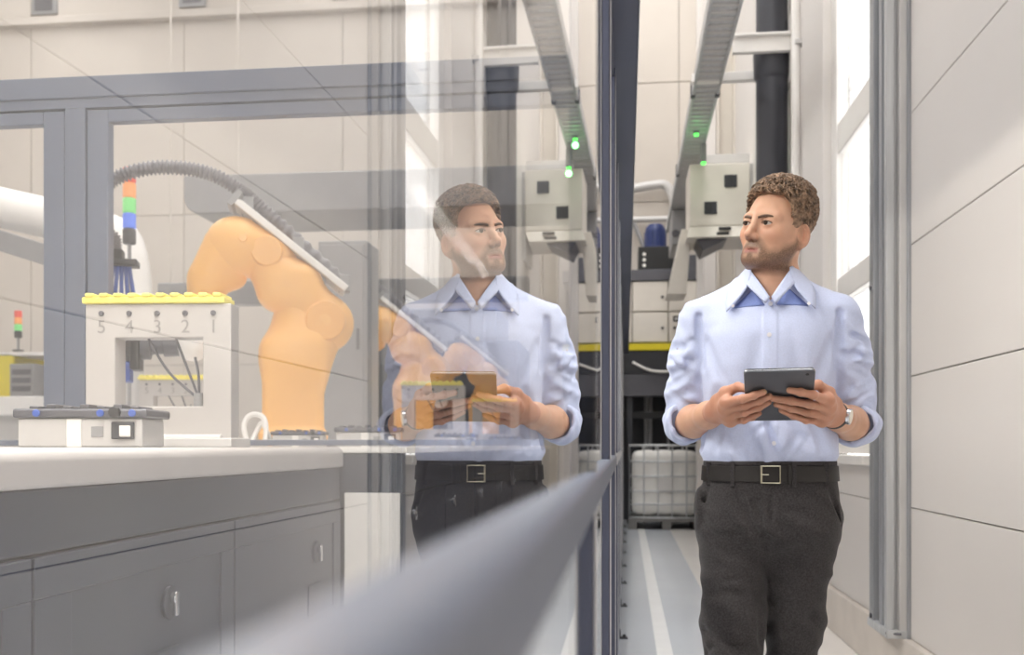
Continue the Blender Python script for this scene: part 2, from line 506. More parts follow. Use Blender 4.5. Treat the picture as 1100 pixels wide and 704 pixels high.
# ================================================================ CELL PARTITION across the machine cell
PY = 4.25
par = thing('cell_partition', 'slate aluminium framed glass partition with double stiles behind numbered stand', 'glass partition', (0, PY, 0))
bx('header', -5.2, -0.082, -0.04, 0.04, 2.665, 2.76, M['slate'], par, 0.004)
bx('header', -5.2, -0.082, -0.03, 0.03, 2.62, 2.664, M['slate'], par, 0.003)
for x0, x1, y in ((-2.505, -2.408, 0.032),):
    bx('post', x0, x1, -y, y, 1.105, 2.62, M['slate'], par, 0.004)
def leaf(x0, x1):
    f = thing('door_leaf', '', ''); del f['label']; del f['category']; f.parent = par
    bx('stile', x0, x0 + 0.10, -0.026, 0.026, 1.105, 2.612, M['slate'], f, 0.004)
    bx('stile', x1 - 0.10, x1, -0.026, 0.026, 1.105, 2.612, M['slate'], f, 0.004)
    bx('rail', x0 + 0.10, x1 - 0.10, -0.026, 0.026, 2.555, 2.612, M['slate'], f, 0.004)
    bx('rail', x0 + 0.10, x1 - 0.10, -0.02, 0.02, 1.105, 1.13, M['slate'], f, 0.004)
    bx('pane', x0 + 0.095, x1 - 0.095, -0.004, 0.004, 1.125, 2.56, M['glass_ar'], f)
leaf(-3.9, -2.511); leaf(-2.402, -0.09)
bx('post', -5.2, -5.1, -0.03, 0.03, 0.0, 2.62, M['slate'], par, 0.004)
bx('pane', -5.1, -3.905, -0.004, 0.004, 1.125, 2.56, M['glass_ar'], par)

# ================================================================ BENCHES
FX = -1.22
b1 = thing('machine_bench', 'grey machine bench with thick pale top and latched doors behind glass', 'bench', (0, 0, 0))
def slab_profile(x0, x1, z0, z1, r, n=5):
    pts = [(x0, z0), (x1, z0)]
    for k in range(n + 1):
        q = math.pi / 2 * k / n; pts.append((x1 - r + r * math.cos(q), z1 - r + r * math.sin(q)))
    return pts + [(x0, z1)]
MB().prism(slab_profile(-3.6, FX + 0.012, 1.012, 1.098, 0.03), 0.6, 4.185).build('worktop', M['bench_top'], b1, 0.008)
bx('carcass', -3.55, FX - 0.03, 0.65, 4.16, 0.36, 1.012, M['bench_dark'], b1)
bx('apron', FX - 0.03, FX, 0.65, 4.17, 0.876, 1.010, M['bench'], b1, 0.004)
bx('base', -3.5, FX - 0.012, 0.7, 4.15, 0.0, 0.358, M['plinth'], b1, 0.006)
for y0, y1, ly in ((0.66, 1.93, 1.62), (1.94, 3.0, 2.56), (3.008, 4.17, 3.84)):
    d = bx('door', FX - 0.03, FX - 0.004, y0, y1, 0.372, 0.868, M['bench_door'], b1, 0.004)
    fr = MB()   # raised border round a sunk field
    for yy0, yy1, zz0, zz1 in ((y0, y1, 0.78, 0.868), (y0, y1, 0.372, 0.43), (y0, y0 + 0.14, 0.43, 0.78), (y1 - 0.10, y1, 0.43, 0.78)):
        fr.box(FX - 0.004, FX + 0.002, yy0 + 0.001, yy1 - 0.001, zz0, zz1)
    fr.build('door_border', M['bench_door'], d, 0.003)
    la = MB(); la.cyl((FX - 0.004, ly, 0.68), (FX + 0.006, ly, 0.68), 0.045, 24); la.build('escutcheon', M['bench'], d, 0.002)
    la = MB(); la.cyl((FX + 0.006, ly, 0.69), (FX + 0.022, ly, 0.69), 0.013, 14); la.box(FX + 0.012, FX + 0.024, ly - 0.009, ly + 0.009, 0.645, 0.71)
    la.build('latch', M['chrome'], d, 0.003)
    vp = bx('vent_cover', FX - 0.004, FX + 0.004, ly - 0.10, ly + 0.05, 0.44, 0.56, M['bench'], d, 0.003)

b2t = tag(bx('worktop', -3.6, -0.935, 4.2, 12.6, 1.072, 1.098, M['white'], None, 0.004), 'long thin white worktop carrying the orange robots', 'worktop')
for k in range(4):
    y0 = 4.21 + 2.08 * k; y1 = y0 + 2.07
    lab = ('dark grey bench cabinet with white end panel beside the pale machine bench', 'dark grey bench cabinet second along the glass wall',
           'dark grey bench cabinet third along the glass wall', 'dark grey bench cabinet at the far end of the white worktop')[k]
    cb = thing('bench_cabinet', lab, 'cabinet', (0, 0, 0), 0, 'cabinets under the white worktop')
    bx('carcass', -3.5, -0.985, y0, y1, 0.04, 1.07, M['bench_dark'], cb, 0.004)
    bx('apron', -0.985, -0.955, y0, y1, 0.90, 1.07, M['bench_dark'], cb, 0.003)
    for j in range(2):
        a, b = y0 + 0.005 + j * 1.035, y0 + 1.03 + j * 1.035
        d = bx('door', -0.985, -0.957, a, b, 0.08, 0.893, M['bench_dark'], cb, 0.004)
        h = MB(); h.cyl((-0.957, a + 0.2, 0.80), (-0.940, a + 0.2, 0.80), 0.016, 14); h.box(-0.946, -0.934, a + 0.19, a + 0.21, 0.77, 0.83)
        h.build('latch', M['chrome'], d, 0.002)
    if k == 0:
        bx('end_panel', -1.21, -0.965, y0 - 0.012, y0, 0.04, 0.90, M['white'], cb, 0.003)

# lamp of the cell: linear luminaire over the machine bench
lum = thing('linear_lamp', 'long linear lamp hung over the machine bench', 'lamp', (-1.2, 0, 2.62))
bx('housing', -0.09, 0.09, 0.0, 2.85, 0.03, 0.09, M['white'], lum, 0.006)
MB().cyl((0, 0.03, -0.03), (0, 2.82, -0.03), 0.042, 20).build('tube', M['lamp'], lum, smooth=True)
for yy in (0.03, 2.79): bx('lamp_holder', -0.03, 0.03, yy - 0.02, yy + 0.02, -0.05, 0.03, M['white'], lum, 0.004)
for yy in (0.4, 2.4):
    MB().cyl((0, yy, 0.09), (0, yy, 6.96), 0.004, 6).build('suspension_wire', M['grey_dark'], lum)

# ================================================================ ROBOTS
U = math.radians(18.9)
def robot_meshes(root):
    o = M['orange']
    S = (0.16, 0.0, 0.62); E = (-0.29, 0.0, 1.005); W = (-0.50, 0.0, 0.50)
    def base(p):
        d = rbox(p, (0.0, 0.0, 0.26), (0.155, 0.15, 0.27), 0.05)
        d = smin(d, cone_seg(p, (0.03, 0, 0.42), (0.14, 0.0, 0.60), 0.15, 0.13), 0.1)
        d = smin(d, cone_seg(p, (-0.02, 0, 0.45), (0.03, 0, 0.70), 0.125, 0.12), 0.08)
        d = smin(d, rbox(p, (0.0, 0.0, 0.02), (0.17, 0.165, 0.03), 0.01), 0.04)
        return d
    net_mesh('base', base, (-0.25, -0.25, -0.02), (0.36, 0.25, 0.82), 0.011, o, root)
    def upper(p):
        d = cone_seg(p, S, (-0.13, 0.0, 0.93), 0.13, 0.115)
        q = p.copy(); q[:, 1] *= 1.0
        d = smin(d, sphere(p, S, 0.145), 0.05)
        d = smin(d, rbox(p, (-0.02, -0.02, 0.80), (0.16, 0.11, 0.12), 0.09), 0.08)
        return d
    up = net_mesh('upper_arm', upper, (-0.34, -0.25, 0.4), (0.36, 0.25, 1.14), 0.011, o, root)
    def elbow(p):
        d = sphere(p, E, 0.15)
        d = smin(d, cone_seg(p, (-0.24, 0, 0.99), (-0.10, 0, 0.96), 0.14, 0.12), 0.05)
        return d
    net_mesh('elbow', elbow, (-0.5, -0.22, 0.78), (0.06, 0.22, 1.22), 0.011, o, root)
    def fore(p):
        d = chain(p, [(-0.33, 0, 0.99), (-0.42, 0, 0.83), (-0.475, 0, 0.62)], [0.125, 0.095, 0.07], 0.05)
        return smin(d, cone_seg(p, (-0.37, 0, 0.92), (-0.30, 0.0, 0.85), 0.09, 0.07), 0.05)
    net_mesh('forearm', fore, (-0.6, -0.2, 0.5), (-0.12, 0.2, 1.16), 0.011, o, root)
    # round covers on the joints
    for c, r, y in ((S, 0.105, -0.148), ((-0.13, 0, 0.965), 0.082, -0.138)):
        MB().cyl((c[0], y + 0.03, c[2]), (c[0], y, c[2]), r, 32, r * 0.94).build('joint_cover', M['orange_cap'], root, 0.006)
    MB().cyl((-0.245, -0.148, 1.02), (-0.245, -0.160, 1.02), 0.022, 16).build('plug', M['orange_cap'], root, 0.003)
    # wrist and gripper
    def wrist(p): return smin(sphere(p, W, 0.085), cone_seg(p, (-0.475, 0, 0.63), W, 0.07, 0.075), 0.03)
    net_mesh('wrist', wrist, (-0.65, -0.12, 0.4), (-0.36, 0.12, 0.74), 0.01, M['white'], root)
    g = MB(); g.cyl((-0.56, 0, 0.49), (-0.64, 0, 0.485), 0.055, 20); g.cyl((-0.64, 0, 0.485), (-0.70, 0, 0.48), 0.04, 20); g.cyl((-0.70, 0, 0.48), (-0.75, 0, 0.48), 0.065, 20)
    g.build('flange', M['grey_dark'], root, 0.004)
    gr = MB(); gr.box(-0.90, -0.75, -0.07, 0.06, 0.40, 0.58); gr.box(-0.88, -0.80, -0.045, 0.045, 0.58, 0.70); gr.box(-0.79, -0.745, -0.08, 0.075, 0.36, 0.56)
    go = gr.build('gripper', M['black'], root, 0.006)
    MB().box(-0.89, -0.79, -0.06, 0.05, 0.30, 0.40).build('finger_block', M['blue'], go, 0.006)
    for zz in (0.50, 0.56): MB().cyl((-0.83, -0.07, zz - 0.02), (-0.83, -0.080, zz - 0.02), 0.012, 12).build('screw', M['chrome'], go)
    rods = MB()
    for a in range(5): rods.cyl((-0.90 + 0.03 * a, -0.03 + 0.015 * a, 0.70), (-0.875 + 0.018 * a, 0, 0.88), 0.010, 8)
    rods.build('pneumatic_lines', M['blue'], go)
    MB().box(-0.93, -0.76, -0.06, 0.06, 0.88, 0.91).box(-0.92, -0.83, -0.045, 0.045, 0.91, 0.96).build('tool_plate', M['black'], go, 0.004)
    # cable tray on the upper arm
    d = Vector((0.546, 0, -0.425)).normalized(); n = Vector((0.425, 0, 0.546)).normalized(); p0 = Vector((-0.29, 0, 1.20))
    def strip(a, b, y0, y1, h0, h1, m, nm, par_):
        vs = []
        for t in (a, b):
            for yy in (y0, y1):
                for hh in (h0, h1):
                    q = p0 + d * t + n * hh; vs.append((q.x, yy, q.z))
        return MB().add(vs, [(0,1,3,2),(4,6,7,5),(0,4,5,1),(2,3,7,6),(0,2,6,4),(1,5,7,3)]).build(nm, m, par_, 0.003)
    tr = strip(0, 0.69, -0.10, 0.10, 0.0, 0.012, M['grey_pale'], 'cable_tray', root)
    strip(0, 0.69, -0.108, -0.088, 0.002, 0.032, M['white'], 'tray_rail', tr)
    strip(0, 0.69, -0.062, -0.048, 0.012, 0.045, M['white'], 'tray_rail', tr)
    strip(0, 0.69, 0.08, 0.10, 0.002, 0.04, M['white'], 'tray_rail', tr)
    strip(-0.03, 0.0, -0.11, 0.10, -0.02, 0.07, M['grey'], 'tray_end', tr)
    for t in (0.12, 0.55):
        q = p0 + d * t
        MB().box(q.x - 0.02, q.x + 0.02, -0.06, 0.06, q.z - 0.12, q.z + 0.0).build('tray_bracket', M['grey'], tr)
    # hose: over the elbow in an arc and down to the tool plate
    pts = [(-0.875, 0.0, 0.95), (-0.88, 0.0, 1.02), (-0.935, 0.0, 1.045), (-0.99, 0.02, 1.10), (-0.955, 0.02, 1.24), (-0.86, 0.02, 1.33), (-0.71, 0.02, 1.385), (-0.55, 0.02, 1.395),
           (-0.40, 0.02, 1.37), (-0.27, 0.02, 1.30), (-0.20, 0.02, 1.245)]
    e = p0 + d * 0.66 + n * 0.05
    pts += [(-0.05, 0.02, 1.115), (e.x, 0.02, e.z)]
    path = smooth_path(pts, 30)
    h = MB(); h.tube([p for p in path], [0.038 if i % 4 < 2 else 0.028 for i in range(len(path))], 10); h.build('hose', M['hose'], root, smooth='all')
    for t in (0.04, 0.36, 0.66):
        q = p0 + d * t + n * 0.05
        MB().box(q.x - 0.03, q.x + 0.03, -0.02, 0.06, q.z - 0.045, q.z + 0.045).build('hose_clamp', M['grey'], root, 0.006)

r1 = thing('robot_arm', 'large orange robot arm with white cable tray directly behind the numbered stand', 'robot', (-1.712, 5.0, 1.122), U, 'orange robot arms')
robot_meshes(r1)
r2 = copy_tree(r1); r2.location = (-1.78, 8.25, 1.122); r2['label'] = 'smaller-looking orange robot arm, second in line behind the glass'
r3 = copy_tree(r1); r3.location = (-1.60, 11.2, 1.122); r3['label'] = 'farthest orange robot arm, seen beside the mirrored tablet'

# ================================================================ TEST STANDS on the benches
def stand(root, numerals=True):
    s = M['stand']; wd, ht, th = 0.49, 0.475, 0.085
    poly_o = [(0, 0), (wd, 0), (wd, ht), (0, ht)]
    f = MB()
    f.box(0, 0.10, 0, th, 0, ht); f.box(0.395, wd, 0, th, 0, ht); f.box(0.10, 0.395, 0, th, 0.362, ht); f.box(0.10, 0.395, 0, th, 0, 0.135)
    f2 = MB()   # one continuous plate with a window in it
    o = [(0, 0), (wd, 0), (wd, ht), (0, ht)]; i = [(0.10, 0.135), (0.395, 0.135), (0.395, 0.362), (0.10, 0.362)]
    vs = [(a, y, b) for y in (0, th) for a, b in o + i]
    fs = []
    for y in (0, 8):
        for k in range(4):
            fs.append((y + k, y + (k + 1) % 4, y + 4 + (k + 1) % 4, y + 4 + k))
    for k in range(4):
        fs.append((k, (k + 1) % 4, 8 + (k + 1) % 4, 8 + k)); fs.append((4 + k, 4 + (k + 1) % 4, 12 + (k + 1) % 4, 12 + k))
    f2.add(vs, fs).build('plate', s, root, 0.004)
    bx('foot', -0.03, wd + 0.02, -0.06, th + 0.06, 0.0, 0.03, M['grey_pale'], root, 0.004)
    bx('ledge', 0.25, wd - 0.03, -0.02, 0.0, 0.03, 0.042, M['white'], root, 0.002)
    for k in range(10):
        x = 0.0 + k * 0.0475
        MB().box(x - 0.008, x + 0.044, -0.012, th + 0.01, ht, ht + 0.022).box(x + 0.004, x + 0.034, -0.016, th + 0.012, ht + 0.02, ht + 0.034).build('clip', M['yellow'], root, 0.005)
    if numerals:
        for k, t in enumerate('54321'):
            x = 0.055 + k * 0.094
            me = text_mesh(t, 0.062, 0.0008); me.materials.append(M['engraved'])
            n = bpy.data.objects.new('numeral', me); C.objects.link(n); n.parent = root
            n.location = (x, -0.0008, 0.397); n.rotation_euler = (math.pi / 2, 0, 0)
            MB().cyl((x, 0, 0.443), (x, -0.007, 0.443), 0.009, 14).build('screw', M['grey_dark'], root, 0.002)
    wires = [[(0.20, 0.03, 0.362), (0.27, 0.03, 0.25), (0.365, 0.03, 0.165)], [(0.29, 0.04, 0.362), (0.33, 0.04, 0.26), (0.37, 0.03, 0.165)], [(0.355, 0.04, 0.30), (0.37, 0.03, 0.24), (0.372, 0.03, 0.165)]]
    for w_ in wires: MB().tube(smooth_path(w_, 5), 0.0045, 6).build('wire', M['grey_dark'], root)
    MB().cyl((0.37, 0.03, 0.135), (0.37, 0.03, 0.18), 0.016, 12).build('cable_gland', M['grey'], root)

s1 = thing('test_stand', 'pale metal stand numbered five to one with yellow clips, nearest the glass', 'stand', (-1.78, 3.12, 1.098), math.radians(4), 'numbered test stands')
stand(s1)
for loc, lab in (((-1.72, 7.55, 1.098), 'numbered stand with yellow clips in front of the second robot'), ((-1.60, 10.35, 1.098), 'numbered stand with yellow clips in front of the farthest robot'),
                 ((-3.42, 6.7, 1.098), 'numbered stand with yellow clips seen through the opening of the nearest stand')):
    s = copy_tree(s1); s.location = loc; s['label'] = lab

# clamp blocks
def block(root):
    bx('body', -0.165, 0.165, -0.09, 0.09, 0.0, 0.078, M['grey_pale'], root, 0.005)
    tp = bx('top_plate', -0.175, 0.18, -0.10, 0.10, 0.079, 0.103, M['grey_dark'], root, 0.006)
    bx('stripe', -0.035, 0.005, -0.094, -0.09, 0.0, 0.076, M['white'], root, 0.002)
    sk = bx('switch_housing', 0.085, 0.145, -0.10, -0.09, 0.022, 0.068, M['dark'], root, 0.003)
    bx('switch_key', 0.108, 0.138, -0.106, -0.10, 0.028, 0.058, M['white'], sk, 0.003)
    bx('inlay', 0.03, 0.062, -0.093, -0.09, 0.028, 0.056, M['grey'], root, 0.001)
    for x in (-0.11, 0.058, 0.142):
        MB().cyl((x, -0.10, 0.091), (x, -0.107, 0.091), 0.010, 14).build('blue_cap', M['blue'], tp, 0.002)
    MB().cyl((0.098, -0.10, 0.093), (0.098, -0.118, 0.093), 0.015, 18).build('knob', M['black'], tp, 0.003)
    for k in range(7):
        x = -0.14 + k * 0.045
        bx('lug', x - 0.013, x + 0.013, -0.05, 0.06, 0.103, 0.112 + 0.005 * (k % 2), M['grey_dark'], tp, 0.003)
k1 = thing('clamp_block', 'grey clamping block with dark top and blue caps, nearest on the pale bench', 'clamp block', (-1.46, 2.6, 1.098), math.radians(8), 'clamping blocks')
block(k1)
for loc, sc, lab in (((-1.55, 4.62, 1.098), 0.72, 'small clamping block with blue caps at the foot of the large robot'),
                ((-1.22, 4.66, 1.098), 0.9, 'small clamping block between the large robot and second stand'),
                ((-1.10, 6.4, 1.098), 0.8, 'small clamping block by the worktop edge below the second stand'),
                ((-1.14, 9.4, 1.098), 0.9, 'small clamping block farthest along the white worktop edge')):
    s = copy_tree(k1); s.location = loc; s.rotation_euler = (0, 0, math.radians(10)); s.scale = (sc, sc, sc); s['label'] = lab
# white cable bundle by the large robot
cbm = MB(); cbm.tube(smooth_path([(-1.78, 4.55, 1.11), (-1.80, 4.55, 1.20), (-1.77, 4.56, 1.25), (-1.71, 4.56, 1.24), (-1.69, 4.55, 1.17), (-1.70, 4.55, 1.112)], 6), 0.013, 8)
cbm.tube(smooth_path([(-1.77, 4.56, 1.112), (-1.745, 4.58, 1.18), (-1.72, 4.58, 1.21), (-1.68, 4.58, 1.13)], 6), 0.012, 8)
tag(cbm.build('cable_loop', M['white'], None, smooth='all'), 'white looped cable standing on worktop left of the robot base', 'cable')

# signal towers
def signal_tower(root, pole_h, segs, r=0.028, sh=0.085):
    MB().cyl((0, 0, 0), (0, 0, pole_h), 0.012, 12).build('pole', M['grey'], root)
    MB().cyl((0, 0, 0), (0, 0, 0.012), 0.05, 20).build('base', M['dark'], root)
    z = pole_h
    for i, m in enumerate(segs):
        MB().lathe([(r * 0.85, z), (r, z + 0.006), (r, z + sh - 0.008), (r * 0.85, z + sh)], n=20).build('lens' if i else 'socket', M[m], root, smooth=True); z += sh
t1 = thing('signal_tower', 'signal tower with red, orange, green and blue lenses behind the hose', 'signal lamp', (-3.232, 6.2, 1.098), 0, 'signal towers')
signal_tower(t1, 1.33, ['dark', 'sig_blue', 'sig_green', 'sig_orange', 'sig_red'], 0.042, 0.1)
t2 = thing('signal_tower', 'small red and green signal tower at the far machine', 'signal lamp', (-5.82, 9.0, 2.02), 0, 'signal towers')
signal_tower(t2, 0.13, ['dark', 'sig_green', 'sig_orange', 'sig_red'], 0.035, 0.065)

# ================================================================ HALL BEHIND THE CELL
dct = MB()
def capsule_poly(x0, x1, z0, z1, r, n=6):
    pts = []
    for k in range(n + 1):
        q = math.pi + math.pi / 2 * k / n; pts.append((x0 + r + r * math.cos(q), z0 + r + r * math.sin(q)))
    for k in range(n + 1):
        q = -math.pi / 2 + math.pi / 2 * k / n; pts.append((x1 - r + r * math.cos(q), z0 + r + r * math.sin(q)))
    return pts + [(x1, z1), (x0, z1)]
duct = thing('overhead_duct', 'grey suspended flat duct with rounded end above the robots', 'duct', (0, 9.0, 0))
dct.prism(capsule_poly(-4.15, -0.4, 3.30, 3.66, 0.16), 0, 0.9).build('casing', M['grey'], duct, 0.01)
for x in (-3.8, -1.2): MB().cyl((x, 0.45, 3.66), (x, 0.45, 9.6), 0.015, 8).build('hanger', M['hall'], duct)
rl = thing('gantry_rail', 'grey horizontal gantry rail behind the large robot', 'rail', (0, 10.2, 0))
bx('beam', -5.0, -1.0, 0, 0.2, 2.62, 2.86, M['grey'], rl, 0.01)
for x in (-4.9, -1.2): MB().cyl((x, 0.1, 2.86), (x, 0.1, 9.6), 0.012, 8).build('hanger', M['hall'], rl)
cc = thing('control_cabinet', 'tall mid-grey control cabinet right of the large robot', 'cabinet', (-2.02, 7.0, 1.098))
bx('body', -0.19, 0.17, 0, 0.35, 0, 1.49, M['grey'], cc, 0.01)
bx('door', -0.17, 0.15, -0.015, 0, 0.03, 1.46, M['grey'], cc, 0.006)
bx('handle', 0.10, 0.12, -0.035, -0.015, 0.7, 0.85, M['grey_dark'], cc, 0.003)
vd = thing('ventilation_pipe', 'thick white ventilation pipe seen through the leftmost pane', 'pipe', (0, 0, 0))
vpath = [(-9.0, 8.6, 4.25), (-7.0, 8.3, 3.72), (-5.6, 8.0, 3.23), (-4.4, 7.8, 2.9), (-4.1, 7.8, 2.7), (-4.05, 7.8, 1.9)]
MB().tube(smooth_path(vpath, 6), 0.17, 20).build('tube', M['white'], vd, smooth='all')
MB().cyl((-5.75, 8.0, 3.28), (-5.6, 8.0, 3.22), 0.185, 20).build('collar', M['grey_pale'], vd)
MB().cyl((-4.05, 7.8, 1.0), (-4.05, 7.8, 1.95), 0.10, 16).build('support', M['grey_pale'], vd)
sb = MB(); sb.add([(-9.0, 7.85, 3.95), (-4.3, 7.5, 2.45), (-4.3, 7.7, 2.45), (-9.0, 8.05, 3.95), (-9.0, 7.85, 4.15), (-4.3, 7.5, 2.62), (-4.3, 7.7, 2.62), (-9.0, 8.05, 4.15)],
       [(0,3,2,1),(4,5,6,7),(0,1,5,4),(1,2,6,5),(2,3,7,6),(3,0,4,7)])
sl = thing('sloping_girder', 'grey sloping girder under the white ventilation pipe', 'girder')
sb.build('girder_beam', M['grey'], sl, 0.006)
bx('strut', -4.38, -4.28, 7.52, 7.68, 0.0, 2.5, M['grey'], sl, 0.004); bx('strut', -8.0, -7.9, 7.8, 7.95, 0.0, 3.68, M['grey'], sl, 0.004)
ym = thing('packing_machine', 'yellow and grey machine on a white bench seen through the leftmost pane', 'machine', (0, 9.0, 0))
bx('bench', -7.4, -5.0, -0.1, 1.2, 1.40, 1.58, M['white'], ym, 0.01)
bx('bench_frame', -7.3, -5.1, 0, 1.1, 0, 1.40, M['grey_pale'], ym)
bx('yellow_housing', -6.6, -5.93, 0.1, 0.9, 1.58, 2.02, M['yellow_band'], ym, 0.02)
bx('controller', -5.91, -5.66, 0.0, 0.4, 1.58, 1.90, M['grey'], ym, 0.01)
for zz in (1.66, 1.74, 1.82): bx('drive', -5.88, -5.69, -0.01, 0.0, zz - 0.025, zz + 0.025, M['grey_dark'], ym, 0.003)
bx('shelf', -7.4, -5.0, 0.1, 0.9, 1.985, 2.02, M['white'], ym, 0.004); bx('shelf_post', -5.06, -5.0, 0.1, 0.2, 1.58, 1.985, M['white'], ym)
for k, (x, lab) in enumerate(((-4.95, 'dark grey machine housing behind the mirrored window'),)):
    pass
mh = thing('machine_housing', 'dark grey machine housing behind the second robot', 'machine', (-0.4, 13.0, 0))
bx('body', -3.4, -1.0, 0, 1.6, 0, 2.5, M['grey_dark'], mh, 0.02)
bx('hood', -3.2, -1.3, 0.1, 1.5, 2.5, 2.95, M['grey'], mh, 0.02)
bx('viewing_window', -2.9, -1.6, -0.02, 0, 1.35, 2.2, M['dark'], mh, 0.01)

# ================================================================ WALKWAY SIDE
gp = thing('steel_door_track', 'galvanised steel vertical door track on the panel wall', 'door track', (0, 0, 0.25))
bx('channel', 1.19, 1.25, 4.62, 4.90, 0.0, 9.2, M['galv'], gp, 0.003)
bx('flange', 1.155, 1.19, 4.60, 4.64, 0.0, 9.2, M['galv'], gp, 0.002)
bx('flange', 1.155, 1.19, 4.83, 4.91, 0.0, 9.2, M['galv_dark'], gp, 0.002)
bx('guide_strip', 1.16, 1.19, 4.70, 4.74, 0.0, 9.2, M['galv_dark'], gp, 0.002)
bx('guide_strip', 1.172, 1.19, 4.76, 4.80, 0.0, 9.2, M['galv'], gp, 0.002)
bx('cover_strip', 1.205, 1.255, 4.575, 4.62, 0.0, 9.2, M['grey_pale'], gp, 0.003)
bx('side_lip', 1.235, 1.25, 4.555, 4.575, 0.0, 9.2, M['galv_dark'], gp, 0.002)
bx('foot_plate', 1.15, 1.26, 4.57, 4.93, -0.002, 0.035, M['galv'], gp, 0.002)
for zz in (0.05, 1.6, 3.1):
    MB().cyl((1.155, 4.87, zz), (1.147, 4.87, zz), 0.012, 6).build('bolt', M['grey_dark'], gp)
MB().cyl((1.15, 4.59, 0.02), (1.21, 4.56, 0.02), 0.006, 8).build('stop_pin', M['grey_dark'], gp)

# drain pipe with collars and its bracket
dp = thing('drain_pipe', 'anthracite vertical drain pipe with socket collar behind the man', 'pipe', (1.112, 7.8, 0.0))
MB().cyl((0, 0, 0), (0, 0, 9.6), 0.118, 32).build('tube', M['pipe'], dp, smooth=True)
for z in (3.93, 7.2, 1.2):
    MB().lathe([(0.119, z - 0.03), (0.135, z), (0.14, z + 0.17), (0.135, z + 0.19), (0.119, z + 0.2)], n=32).build('socket_collar', M['pipe'], dp, smooth=True)
for z in (2.6, 4.14): MB().box(0.10, 0.138, -0.03, 0.03, z, z + 0.06).build('pipe_clip', M['grey_pale'], dp)
for i, (x, y, r, lab) in enumerate(((1.20, 7.25, 0.03, 'thin white vertical conduit beside the pilaster'), (1.215, 7.42, 0.022, 'thinner beige vertical conduit next to drain pipe'))):
    cd = thing('conduit', lab, 'conduit', (x, y, 0.25), 0, 'wall conduits')
    MB().cyl((0, 0, 0), (0, 0, 9.3), r, 14).build('tube', M['white'] if i == 0 else M['offwhite'], cd, smooth=True)
    for z in (1.0, 2.4, 3.7, 5.2): MB().box(-0.01, WX - x, -r - 0.012, r + 0.012, z, z + 0.03).build('saddle', M['grey_pale'], cd)
bk = thing('wall_bracket', 'white steel bracket holding the cable tray at the drain pipe', 'bracket', (0, 7.62, 0))
bx('arm', 0.80, 1.25, 0.0, 0.05, 4.06, 4.18, M['white'], bk, 0.004); bx('arm_flange', 0.78, 1.25, -0.03, 0.06, 4.175, 4.195, M['white'], bk, 0.003)
bx('lower_arm', 0.52, 1.25, 0.35, 0.42, 3.98, 4.05, M['white'], bk, 0.004)
bx('wall_plate', 1.225, 1.25, -0.06, 0.5, 3.85, 4.35, M['white'], bk, 0.003)

# cable tray overhead
ct = thing('cable_tray', 'overhead galvanised cable tray running along the walkway', 'cable tray', (0, 0, 4.0))
for x0, x1 in ((0.54, 0.562), (0.735, 0.757)):
    MB().box(x0, x1, 0.5, 13.6, -0.02, 0.08).build('side_rail', M['galv'], ct, 0.003)
bx('tray_bed', 0.562, 0.735, 0.5, 13.6, 0.0, 0.006, M['galv'], ct)
k = 0; y = 3.0
rung = MB().box(0.562, 0.735, -0.016, 0.016, -0.012, 0.0); rme = rung.mesh('rung'); rme.materials.append(M['grey_pale'])
while y < 13.5:
    o = bpy.data.objects.new('rung', rme); C.objects.link(o); o.parent = ct; o.location = (0, y, 0); y += 0.11
for y in (3.5, 5.9, 8.3, 10.7):
    bx('coupling', 0.53, 0.568, y - 0.03, y + 0.03, -0.03, 0.09, M['grey_dark'], ct, 0.003); bx('coupling', 0.729, 0.767, y - 0.03, y + 0.03, -0.03, 0.09, M['grey_dark'], ct, 0.003)
for (x, y, z, lab) in ((0.64, 9.2, 3.95, 'green indicator lamp under the cable tray'), (0.735, 9.6, 3.80, 'lower green indicator lamp hanging at the tray edge')):
    il = thing('indicator_lamp', lab, 'lamp', (x, y, z))
    MB().lathe([(0.0, -0.022), (0.018, -0.018), (0.024, 0.0), (0.0, 0.0001)], n=16).build('lens', M['led'], il, smooth=True)
    bx('socket', -0.026, 0.026, -0.026, 0.026, 0.0, 0.025 if z > 3.9 else 0.175, M['grey'], il, 0.004)
    l = bpy.data.lights.new('indicator_glow', 'POINT'); l.energy = 0.25; l.color = (0.2, 1, 0.25); l.shadow_soft_size = 0.03
    lo = bpy.data.objects.new('indicator_glow', l); C.objects.link(lo); lo.parent = il; lo.location = (0, 0, -0.06)

# extraction unit on the wall
eb = thing('extraction_unit', 'white box-shaped extraction unit with small dark windows on the wall', 'machine', (0, 10.0, 0))
bx('housing', 0.63, 1.215, 0.0, 0.62, 3.28, 3.90, M['offwhite'], eb, 0.01)
t = MB(); t.add([(0.63, 0, 3.278), (1.215, 0, 3.278), (1.215, 0.62, 3.278), (0.63, 0.62, 3.278), (0.60, -0.06, 3.16), (1.17, -0.06, 3.16), (1.215, 0.62, 3.16), (0.60, 0.62, 3.16)],
      [(0,1,2,3),(4,7,6,5),(0,4,5,1),(1,5,6,2),(2,6,7,3),(3,7,4,0)])
t.build('lower_skirt', M['offwhite'], eb, 0.006)
for x, z in ((1.03, 3.72), (0.835, 3.46)):
    wv = bx('inspection_window', x - 0.062, x + 0.062, -0.012, 0.0, z - 0.062, z + 0.062, M['dark'], eb, 0.006)
    bx('mullion', x - 0.004, x + 0.004, -0.016, -0.012, z - 0.06, z + 0.06, M['black'], wv)
for x, z in ((0.97, 3.245), (0.95, 3.195)):
    bx('vent_slot', x - 0.06, x + 0.06, -0.058, -0.03 + 0.0, z - 0.013, z + 0.013, M['black'], eb, 0.003)
MB().prism([(0.70, 3.158), (1.0, 3.158), (0.76, 3.04)], 0.0, 0.5).build('hopper', M['grey_dark'], eb, 0.004)
